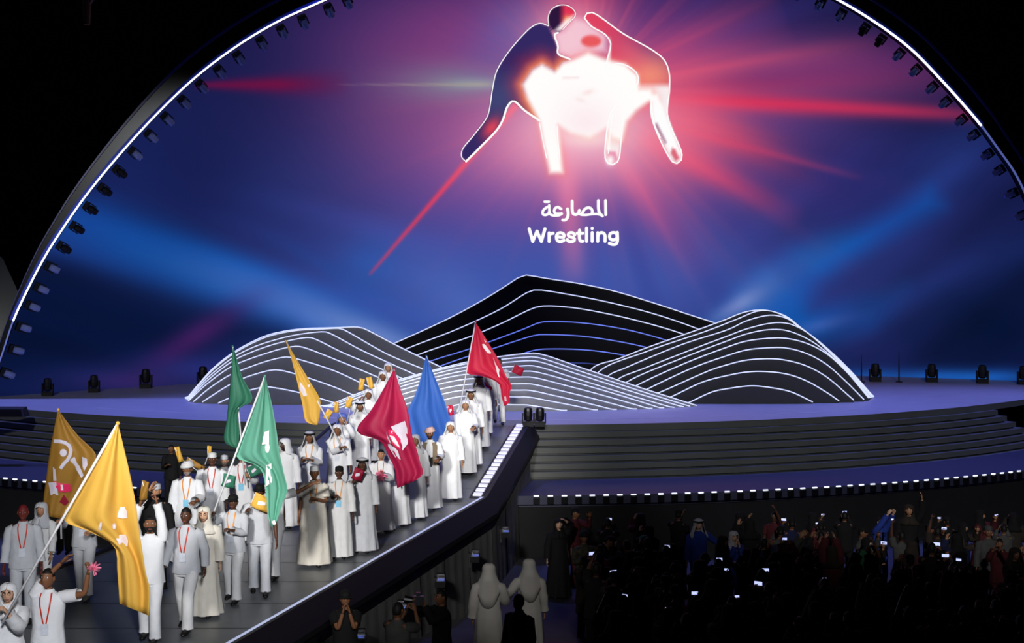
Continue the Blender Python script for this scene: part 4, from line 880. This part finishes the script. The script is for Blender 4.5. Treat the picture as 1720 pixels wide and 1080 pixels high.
def flag(name, label, rows, Y, pole, colour, folds=3.0, amp=.12, lean=0.0, prints=(), group='large flags carried by marchers', ph=0, polew=.016, under=None):
    """rows: list of (left px, right px) pairs from tip to bottom, pole: (top px, bottom px)"""
    Lp = bez([a for a, b in rows], 26); Rp = bez([b for a, b in rows], 26); n = 17; V = []; pxs = []; dep = []
    for i, (a, b) in enumerate(zip(Lp, Rp)):
        for j in range(n):
            t = j/(n-1); q = a*(1-t)+b*t; w_ = np.linalg.norm(b-a)/150
            d = amp*min(1, .15+w_)*(math.sin(folds*math.pi*t+ph+i*.05)+.4*math.sin(folds*2.3*math.pi*t+1+ph-i*.09))+.02*math.sin(i*.4)+lean*i/25
            V.append(P(q[0], q[1], Y+d)); pxs.append(q); dep.append(Y+d)
    base = P(pole[1][0], pole[1][1], Y+.0)
    root = empty(name, base); tag(root, label, 'flag', group)
    Fc = [(i*n+j, i*n+j+1, (i+1)*n+j+1, (i+1)*n+j) for i in range(25) for j in range(n-1)]
    cl = mk('flag_cloth', V, Fc, FM[colour], root, True, origin=base); so_ = cl.modifiers.new('thick', 'SOLIDIFY'); so_.thickness = .004
    t0 = P(pole[0][0], pole[0][1], Y+pole[2]); t1 = P(pole[1][0], pole[1][1], Y+pole[2]); m = MB(); m.tube([t0, t1], polew, 8); po = m.build('pole', M_pole, root, True, origin=base)
    m = MB(); m.ball(t0, polew*1.5, 8, 6); m.build('finial', FM[colour] if colour != 'gold' else FM['yellow'], po, True, origin=base)
    pxs = np.array(pxs); dep = np.array(dep)
    for poly, pm, o_ in [p_ for pp in prints for p_ in (ribbon(*pp[1:]) if pp[0] == 's' else [pp])]:
        # flat print: thin shapes lying on the cloth surface
        poly = np.array(poly, float); cen = poly.mean(0); pts = [cen]+[cen+(p-cen)*f_ for f_ in (.5, 1) for p in poly]; V = []
        for q in pts:
            dd = np.hypot(*(pxs-q).T); k = np.argsort(dd)[:4]; wt = 1/(dd[k]+.5); V.append(P(q[0], q[1], float((dep[k]*wt).sum()/wt.sum())-.022-o_*.004))
        k = len(poly); Fc = [(0, 1+i, 1+(i+1) % k) for i in range(k)]+[(1+i, 1+k+i, 1+k+(i+1) % k, 1+(i+1) % k) for i in range(k)]
        mk('print', V, Fc, pm, cl, True, origin=base)
    return root
def ell(cx, cy, rx, ry, n=10, a=0): return [(cx+rx*math.cos(t)*math.cos(a)-ry*math.sin(t)*math.sin(a), cy+rx*math.cos(t)*math.sin(a)+ry*math.sin(t)*math.cos(a)) for t in np.linspace(0, 2*math.pi, n+1)[:-1]]
ZF = lambda pts: [(60+a/5.4, 680+b/5.4) for a, b in pts]
YA1 = N_['A1'][2].y-.40
flag('large_flag', 'bright yellow flag hanging from a long white pole in the left foreground', [((197, 713), (199, 714)), ((160, 776), (217, 790)), ((128, 830), (228, 845)), ((105, 872), (234, 890)), ((150, 893), (240, 930)), ((192, 918), (245, 962)), ((197, 960), (252, 990)), ((201, 1014), (250, 1034))], YA1, ((198, 711), (4, 1046), .03), 'yellow', 2.6, .10, prints=[([(198, 862), (202, 852), (209, 851), (213, 859), (214, 870), (205, 871), (197, 869)], M_print_w, 0), (ell(192, 884, 3.5, 5.5), M_print_w, 0), ([(195, 905), (201, 898), (211, 898), (215, 908), (214, 918), (200, 915)], M_print_w, 0), (ell(168, 885, 2.5, 9, a=.25), M_print_w, 0)], ph=.6)
flag('large_flag', 'dull gold flag with a pale leaping figure and a pink mark', [((97, 690), (99, 690)), ((90, 725), (128, 728)), ((83, 765), (162, 766)), ((77, 810), (150, 790)), ((73, 845), (128, 838)), ((75, 866), (106, 872))], N_['A6'][2].y-.36, ((98, 688), (103, 905), .05), 'gold', 2.2, .09, prints=[
    ('s', ZF([(168, 330), (240, 335), (300, 365), (320, 420), (295, 490), (250, 540), (225, 575)]), 2.9, M_print, 0), (ell(60+250/5.4, 680+435/5.4, 6, 6.5), M_print, 0), (ZF([(310, 500), (350, 470), (400, 560), (435, 640), (415, 665), (370, 590)]), M_print, 0), (ZF([(420, 470), (465, 490), (470, 545), (440, 600), (425, 560)]), M_print, 0),
    (ZF([(155, 560), (180, 590), (188, 690), (160, 690)]), M_print, 0), (ZF([(115, 705), (185, 700), (205, 820), (135, 820)]), M_print, 0), (ZF([(165, 692), (240, 715), (310, 715), (320, 780), (270, 795), (215, 790), (185, 750)]), M_print_p, 1), (ZF([(225, 725), (245, 725), (250, 775), (228, 775)]), M_print_w, 2), (ZF([(255, 815), (300, 880), (265, 915), (215, 880)]), FM['maroon'], 1)], ph=1.2)
flag('large_flag', 'large front green flag with long trailing tail and white print', [((444, 633), (446, 634)), ((432, 668), (457, 680)), ((416, 712), (464, 720)), ((398, 755), (470, 762)), ((396, 768), (477, 795)), ((436, 786), (483, 825)), ((447, 830), (474, 846)), ((450, 868), (470, 862)), ((456, 886), (462, 882))], N_['A12'][2].y-.36, ((445, 632), (348, 890), .03), 'green', 3.2, .13, prints=[([(444, 726), (452, 723), (452, 745), (440, 747)], M_print_w, 0), (ell(449, 752, 4, 9), M_print_w, 0), ([(447, 782), (456, 778), (457, 810), (446, 818)], M_print_w, 0), (ell(460, 878, 4, 4), M_print_w, 0)], ph=.2)
flag('large_flag', 'tall narrow dark green flag behind and left of the large green one', [((391, 584), (393, 585)), ((388, 630), (406, 630)), ((385, 665), (424, 672)), ((381, 705), (401, 688)), ((377, 742), (402, 725)), ((391, 752), (400, 752))], N_['A17'][2].y-.45, ((391, 582), (412, 815), .04), 'dgreen', 2.2, .10, ph=2)
flag('large_flag', 'narrow yellow flag slanting down before the left striped hill', [((480, 574), (481, 574)), ((490, 605), (498, 603)), ((500, 645), (520, 640)), ((508, 680), (538, 672)), ((514, 708), (538, 690)), ((530, 714), (534, 713))], N_['A23'][2].y-.32, ((480, 573), (580, 762), .03), 'yellow', 2.0, .09, prints=[([(503, 640), (512, 652), (516, 664), (510, 666), (504, 655)], M_print_w, 0), (ell(519, 648, 2, 2.5), M_print_w, 0)], ph=.5)
flag('large_flag', 'crimson flag with a grey and pink emblem in the middle of the march', [((661, 622), (663, 622)), ((646, 650), (672, 652)), ((624, 688), (685, 690)), ((599, 724), (693, 735)), ((640, 742), (700, 755)), ((652, 765), (706, 778)), ((664, 790), (711, 795)), ((667, 820), (700, 806))], N_['A31'][2].y-.5, ((662, 620), (675, 822), .16), 'crimson', 2.6, .11, prints=[
    ([(656, 717), (680, 707), (684, 720), (685, 745), (676, 757), (672, 737)], M_print, 0), ([(649, 725), (654, 742), (668, 757), (673, 772), (664, 768), (652, 750)], M_print, 0), ([(652, 722), (660, 722), (673, 738), (673, 756), (662, 748), (654, 735)], M_print_p, 1), (ell(659, 726, 2.5, 2.5), M_print_w, 2), ([(654, 731), (662, 733), (668, 743), (672, 752), (667, 749), (660, 742)], M_print_w, 2)], ph=1.0)
flag('large_flag', 'plain royal blue flag right of the crimson one', [((715, 600), (717, 600)), ((705, 640), (733, 640)), ((695, 668), (746, 672)), ((685, 690), (756, 703)), ((690, 720), (766, 730)), ((696, 742), (773, 750)), ((730, 752), (778, 763))], N_['A35'][2].y-.35, ((716, 598), (780, 777), .06), 'blue', 3.0, .12, ph=.3)
flag('large_flag', 'bright pink-red flag with white marks highest at the top of the runway', [((798, 542), (800, 543)), ((791, 580), (822, 578)), ((786, 608), (838, 605)), ((783, 626), (850, 632)), ((810, 632), (860, 650)), ((838, 645), (856, 658)), ((842, 665), (856, 675)), ((847, 682), (850, 681))], N_['A36'][2].y-.3, ((799, 540), (768, 708), .03), 'pink', 2.6, .10, prints=[([(810, 578), (814, 578), (825, 592), (824, 594), (819, 593), (811, 583)], M_print_w, 0), ([(813, 570), (817, 574), (815, 575)], M_print_w, 0), ([(828, 600), (833, 612), (839, 621), (838, 626), (839, 635), (836, 630), (833, 618)], M_print_w, 0), ([(847, 666), (850, 666), (851, 674), (848, 674)], M_print, 0)], ph=.9)

def hand_flag(label, px, size, Y, hold, colour, ang=0, pr=None, wav=.5):
    """small flag on a stick; px centre of the cloth, hold = lower stick end in photo pixels"""
    c = P(px[0], px[1], Y); b = P(hold[0], hold[1], Y); w_, h_ = size[0]/F*Y, size[1]/F*Y
    root = empty('hand_flag', b); tag(root, label, 'flag', 'small hand flags'); V = []
    ca, sa = math.cos(math.radians(ang)), math.sin(math.radians(ang))
    for i in range(6):
        for j in range(9):
            u, v = (j/8-.5)*w_, (i/5-.5)*h_; V.append(c+Vector((u*ca-v*sa, .03*math.sin(j*wav*1.4+i*.5), -(u*sa+v*ca))))
    cl = mk('flag_cloth', V, [(i*9+j, i*9+j+1, (i+1)*9+j+1, (i+1)*9+j) for i in range(5) for j in range(8)], FM[colour], root, True, origin=b); so_ = cl.modifiers.new('thick', 'SOLIDIFY'); so_.thickness = .003
    e0 = (V[0]-c).length and min((V[0], V[8], V[45], V[53]), key=lambda q: (q-b).length); e1 = V[0] if (V[0]-b).length > (V[45]-b).length else V[45]
    m = MB(); m.tube([b, e0+Vector((0, .01, 0)), e1+Vector((0, .012, 0))], .006, 6); m.build('stick', M_pole, root, True, origin=b)
    if pr is not None:
        k = MB(); q = [c+Vector(((u*w_)*ca-(v*h_)*sa, -.045, -((u*w_)*sa+(v*h_)*ca))) for u, v in ((-.2, -.08), (.15, -.2), (.22, 0), (0, .12), (-.18, .2))]; k.add(q, [(0, 1, 2, 3, 4)]); k.build('print', pr, cl, origin=b)
    return root
Yk = lambda k: N_[k][2].y
hand_flag('bright yellow hand flag held by the man in black cap', (440, 845), (34, 24), Yk('A13')-.3, (409, 866), 'yellow', 25, M_print_w)
hand_flag('small yellow flag tip pointing up left of the white turban', (300, 763), (9, 26), Yk('A15')+.08, (338, 795), 'yellow', -15)
hand_flag('drooping dull yellow flag behind the white turban', (328, 780), (34, 9), Yk('A15')+.1, (339, 797), 'gold', 28)
hand_flag('small yellow flag standing up above the white kufi cap', (352, 758), (7, 18), Yk('A15')+.12, (340, 793), 'yellow', 0)
hand_flag('small dark gold flag above the two raised fists', (242, 824), (13, 32), Yk('A8')-.1, (238, 850), 'gold', 10)
hand_flag('square dark green hand flag above the man with orange lanyard', (384, 808), (22, 22), Yk('A12')+.3, (368, 850), 'dgreen', 12, M_print)
hand_flag('dark green hand flag lifted in a raised hand below the green flag', (427, 790), (22, 18), Yk('A17')-.4, (416, 806), 'dgreen', -22, M_print)
hand_flag('left of the two small yellow flags raised before the left hill', (607, 646), (9, 20), Yk('A29')-.2, (606, 676), 'yellow', 10)
hand_flag('right of the two small yellow flags raised before the left hill', (622, 643), (9, 20), Yk('A29')-.2, (603, 676), 'yellow', -15)
hand_flag('pale yellow flag just right of the far flag pole', (586, 676), (10, 18), Yk('A26')-.3, (582, 714), 'yellow', 18)
hand_flag('yellow flag close to the far flag pole', (565, 684), (8, 18), Yk('A26')-.25, (582, 716), 'yellow', 0)
hand_flag('yellow flag tucked below the far yellow flag', (551, 696), (11, 17), Yk('A23')-.25, (557, 722), 'yellow', 30)
hand_flag('dark red and white hand flag below the crimson flag', (601, 797), (18, 20), Yk('A25')-.3, (590, 818), 'maroon', 20, M_print)
hand_flag('small pink flag right of the pink-red flag', (870, 622), (18, 14), Yk('A39')-.2, (846, 625), 'pink', 25)
hand_flag('tiny pink flag left of the far flag carrier', (757, 689), (9, 17), Yk('A35')-.2, (764, 722), 'pink', -8, M_print_w)
hand_flag('pink bordered card with white mark held under the pink-red flag', (816, 653), (17, 16), Yk('A38')-.36, (812, 660), 'pink', 35, M_print_w)
def pompom(label, c, r, n=34, seed=1):
    t = empty('pompom', c); tag(t, label, 'pompom', 'pink pompoms'); rg = random.Random(seed); m = MB()
    for i in range(n):
        d = Vector((rg.gauss(0, 1), rg.gauss(0, 1), rg.gauss(0, 1))).normalized(); q = d.orthogonal().normalized()*r*.12; b_ = d.cross(q)
        m.add([q*.4, -q*.4, d*r*.6-q+b_*.6, d*r*.6+q+b_*.6, d*r-q*.6-b_, d*r+q*.6-b_], [(0, 1, 2, 3), (3, 2, 4, 5)])
    m.build('streamers', mat('pompom_pink', (240, 130, 160), .6, noise=.2, scale=20), t); m = MB(); m.ball((0, 0, 0), r*.25, 8, 6); m.build('core', mat('pompom_core', (226, 80, 120), .6), t)
pompom('pink pompom waved by the man in the foreground T-shirt', P(158, 955, Yk('A2')-.12), .085)
pompom('pink cloth bundle in the hands of the person with yellow lanyard', N_['A31'][1][1]+Vector((0, -.05, 0)), .12, 44, 3)
# ------------------------------------------------------------------ spectators
SG = 'spectators standing in the dark beside the runway'
def spect(label, px, py, Y, h=1.75, **k):
    p = P(px, py, Y); k.setdefault('group', SG); fz = floorz(Y)
    r, hd = person(label, Vector((p.x, Y, fz)), h=h, **k); return r, hd
def Yhead(py, h):
    lo, hi = 14., 40.
    for _ in range(50):
        m_ = (lo+hi)/2
        if HOR+F*(CAMZ-floorz(m_)-h)/m_ > py: lo = m_
        else: hi = m_
    return (lo+hi)/2
M_ph = mat('phone_glow', (190, 200, 255), .3, emit=1.2, noise=0)
def phone(label, pos, yaw=0, tilt=0, s=1.0, mm=None):
    t = empty('phone', pos, math.radians(yaw)); tag(t, label, 'phone', 'lit phones in the crowd')
    m = MB(); m.box((0, 0, 0), (.15*s, .012, .075*s)); m.build('case', M_black, t); m = MB(); m.box((0, -.008, 0), (.14*s, .004, .065*s)); m.build('display', mm or M_ph, t); return t
Yw = Yhead(948, 1.8)
spect('man in long grey-white robe seen from behind, nearest the dark runway wall', 821, 948, Yw, 1.80, yaw=176, outfit='robe', cloth='robe_grey', head='ghutra', headcol='robe_grey', skin='tan', al='fwd', ar='down', seed=4)
spect('man in grey-white robe seen from behind, one arm stretched towards the other robed man', 889, 944, Yw+1.0, 1.80, yaw=186, outfit='thobe', cloth='robe_grey', head='ghutra', headcol='robe_grey', skin='tan', ar=(.48, -.2, 1.25), al='down', seed=9)
spect('man in black cap below the runway edge, both hands raised to his face', 580, 996, 21.9, 1.74, yaw=10, outfit='tee', sleeves='short', cloth='black', head='cap', headcol='black', skin='brown', al='mouth', ar='mouth')
r1, h1 = spect('photographer in dark clothes holding a silver camera up, bottom centre', 742, 1014, 21.6, 1.70, yaw=-60, outfit='polo', cloth='black', skin='brown', al=(-.05, -.42, 1.62), ar='phone', gl=True, gr=True)
t = empty('camera', (h1[0]+h1[1])/2); tag(t, 'silver-edged camera held up by the photographer at the bottom', 'camera'); m = MB(); m.box((0, 0, 0), (.16, .1, .13)); m.box((0, 0, .09), (.06, .07, .05)); m.build('camera_body', mat('camera_grey', (60, 60, 64), .3, metal=.4), t); m = MB(); m.tube([(-.06, 0, 0), (-.2, 0, .02)], [.05, .055], 12); m.build('lens', M_black_gloss, t)
spect('dark-haired man at the bottom in front of the robed pair', 872, 1020, 21.3, 1.70, yaw=-40, outfit='polo', cloth='black', skin='brown', beard=True)
spect('spectator in short sleeves filming with both arms lifted, bottom centre left', 668, 1032, 20.4, 1.66, yaw=150, outfit='tee', sleeves='short', cloth='dk4', skin='brown', al='phone', ar='phone', gl=True, gr=True)
spect('figure in long black cloak, hand at the brow, left end of the crowd', 938, 872, Yhead(872, 1.74), 1.74, yaw=10, outfit='robe', cloth='black', head='hijab', headcol='black', skin='fair', ar='head', female=True)
spect('camouflage-clad man in a black beret near the left end of the crowd', 981, 893, Yhead(893, 1.78), 1.78, yaw=15, outfit='polo', cloth='camo', head='turban', headcol='black', skin='brown', al='chest', ar='chest')
spect('spectator in a magenta top seen from behind', 1008, 915, Yhead(915, 1.66), 1.66, yaw=170, outfit='tee', cloth='dk5', skin='brown', female=True)
spect('man in pale headcloth with black band and blue top, brightest face of the crowd', 1173, 872, Yhead(872, 1.80), 1.80, yaw=12, outfit='tee', cloth='dk7', head='ghutra', agal=True, headcol='dk9', skin='fair', ar='side')
spect('spectator in green and white shawl near the left of the crowd', 1082, 900, Yhead(900, 1.66), 1.66, yaw=-30, outfit='polo', cloth='dk9', head='hijab', headcol='dk8', skin='brown', female=True)
spect('man in royal blue long sleeves lifting a camera above the crowd', 1478, 868, Yhead(868, 1.76), 1.76, yaw=40, outfit='polo', cloth='dk7', skin='fair', al='phoneup', ar='phoneup', gl=True, gr=True)
spect('tan-hooded figure standing a head above the right of the crowd', 1527, 848, Yhead(848, 1.86), 1.86, yaw=-15, outfit='robe', cloth='dk1', head='hijab', headcol='dk2', skin='tan', ar='up')
spect('woman in white and black headscarf, hands at her face, mid crowd', 1232, 893, Yhead(893, 1.66), 1.66, yaw=15, outfit='polo', cloth='dk7', head='hijab', headcol='dk9', skin='fair', al='mouth', ar='mouth', female=True)
spect('spectator with a patterned green cloth on the shoulder, centre right of the crowd', 1448, 925, Yhead(925, 1.70), 1.70, yaw=160, outfit='robe', cloth='dk1', head='hijab', headcol='dk8', skin='tan')
spect('spectator in a pale grey cap standing high at the right of the crowd', 1660, 884, Yhead(884, 1.78), 1.78, yaw=0, outfit='polo', cloth='dk4', head='kufi', headcol='dk4', skin='brown')
# dark spectators on the left, behind the marchers
for a, b, Y, lab in ((108, 893, 27.5, 'dark-clothed spectator glimpsed under the dull gold flag'), (288, 826, 32.5, 'dark spectator glimpsed beside the raised black sleeve')):
    p = P(a, b, Y); e_, nn = edge_at(Y); x = e_.x-WID-.7
    loc = Vector((p.x, Y, runz(Y)+.012)); hh = min(1.85, max(1.4, p.z-loc.z)); person(lab, loc, h=hh, outfit='polo', cloth='black', skin='brown', al='chest', group=SG)
# prototypes of the anonymous crowd, copied with shared meshes
protos = []
for i, k in enumerate((dict(outfit='polo', al='phone', ar='phone', gl=True, gr=True, skin='brown'), dict(outfit='robe', head='hijab', headcol='dk1', al='chest', ar='phone', skin='tan', female=True), dict(outfit='tee', sleeves='short', ar='phoneup', skin='dark', gr=True),
                       dict(outfit='thobe', head='ghutra', headcol='dk2', skin='brown', al='chest'), dict(outfit='polo', head='cap', headcol='dk1', skin='brown', al='down', ar='phone'), dict(outfit='robe', head='hijab', headcol='dk2', skin='tan', al='phoneup', ar='phoneup', female=True))):
    r, hd = person('spectator', Vector((0, 0, 0)), h=1.72, cloth='dk1', cloth2='dk1', seed=i+50, group='anonymous spectators in the dark crowd', name='spectator', **k); protos.append((r, hd))
def copy_tree(o, parent=None):
    c = o.copy(); COL.objects.link(c)
    if parent is not None: c.parent = parent; c.matrix_parent_inverse = o.matrix_parent_inverse
    for ch in list(o.children): copy_tree(ch, c)
    return c
rg = random.Random(11); used = [0]*6; nphone = 0
kinds = ['dark-clothed spectator with both hands raised', 'cloaked spectator in black headscarf', 'bare-armed spectator lifting one hand', 'robed spectator in dark headcloth', 'spectator in a dark cap', 'brown-scarfed spectator, both arms up']
ON = ['first', 'second', 'third', 'fourth', 'fifth', 'sixth', 'seventh', 'eighth', 'ninth', 'tenth', 'eleventh', 'twelfth', 'thirteenth', 'fourteenth', 'fifteenth', 'sixteenth', 'seventeenth', 'eighteenth', 'nineteenth', 'twentieth', 'twenty-first']
Y = 34.2; row = 0; fixed = [(938, 872), (981, 893), (1008, 915), (1173, 872), (1082, 900), (1478, 868), (1527, 848), (1232, 893), (1448, 925), (1660, 884)]
placed = [o.location.copy() for o in COL.objects if o.parent is None and o.type == 'EMPTY' and o.get('group') == SG]
while Y > 19.5:
    col_ = 0; x = (945-CX)/F*Y+(0.1 if Y > 27 else .55)+rg.random()*.4
    while x < (1745-CX)/F*Y:
        yy = Y+rg.uniform(-.28, .28); hs = rg.uniform(.93, 1.05)
        if all((Vector((x, yy))-Vector((q.x, q.y))).length > .72 for q in placed):
            i = rg.choice((0, 0, 1, 1, 2, 3, 4, 4, 5)); src, hd = protos[i]
            o = src if used[i] == 0 else copy_tree(src); used[i] += 1
            o.location = (x, yy, floorz(yy)); yw = rg.choice((170, 190, 150, 205, 175, 20, -25, 60, 120)) if Y > 27 else rg.choice((170, 190, 160, 200, 140)); o.rotation_euler = (0, 0, math.radians(yw)); o.scale = (hs, hs, hs); pos_ = 'in crowd row %s from the stage' % ON[row]; o['label'] = '%s, %s from left %s' % (kinds[i], ON[col_], pos_); col_ += 1
            placed.append(Vector((x, yy, 0)))
            cm = rg.choice(('dk1', 'dk1', 'dk1', 'dk1', 'dk2', 'dk2', 'dk3', 'dk4', 'dk6'))
            for ch in o.children:
                if ch.name.split('.')[0] in ('shirt', 'robe', 'thobe', 'trousers'):
                    ch.material_slots[0].link = 'OBJECT'; ch.material_slots[0].material = CLO[cm]
            if rg.random() < .26 and nphone < 30:
                q = Matrix.Rotation(math.radians(yw), 3, 'Z')@((hd[0]+hd[1])/2 if i in (0, 5) else hd[1]); facing = yw+180 if abs(math.cos(math.radians(yw))+1) < .6 else yw
                phone('lit phone of the spectator %s from left %s' % (ON[col_-1], pos_), Vector(o.location)+q*hs+Vector((0, -.02, .05)), rg.uniform(-35, 35), s=rg.choice((.5, .6, .75, .9))); nphone += 1
        x += rg.uniform(.62, .95)
    Y -= 1.22; row += 1
for (r, hd), u in zip(protos, used):
    if u == 0:
        for ch in list(r.children_recursive): bpy.data.objects.remove(ch)
        bpy.data.objects.remove(r)
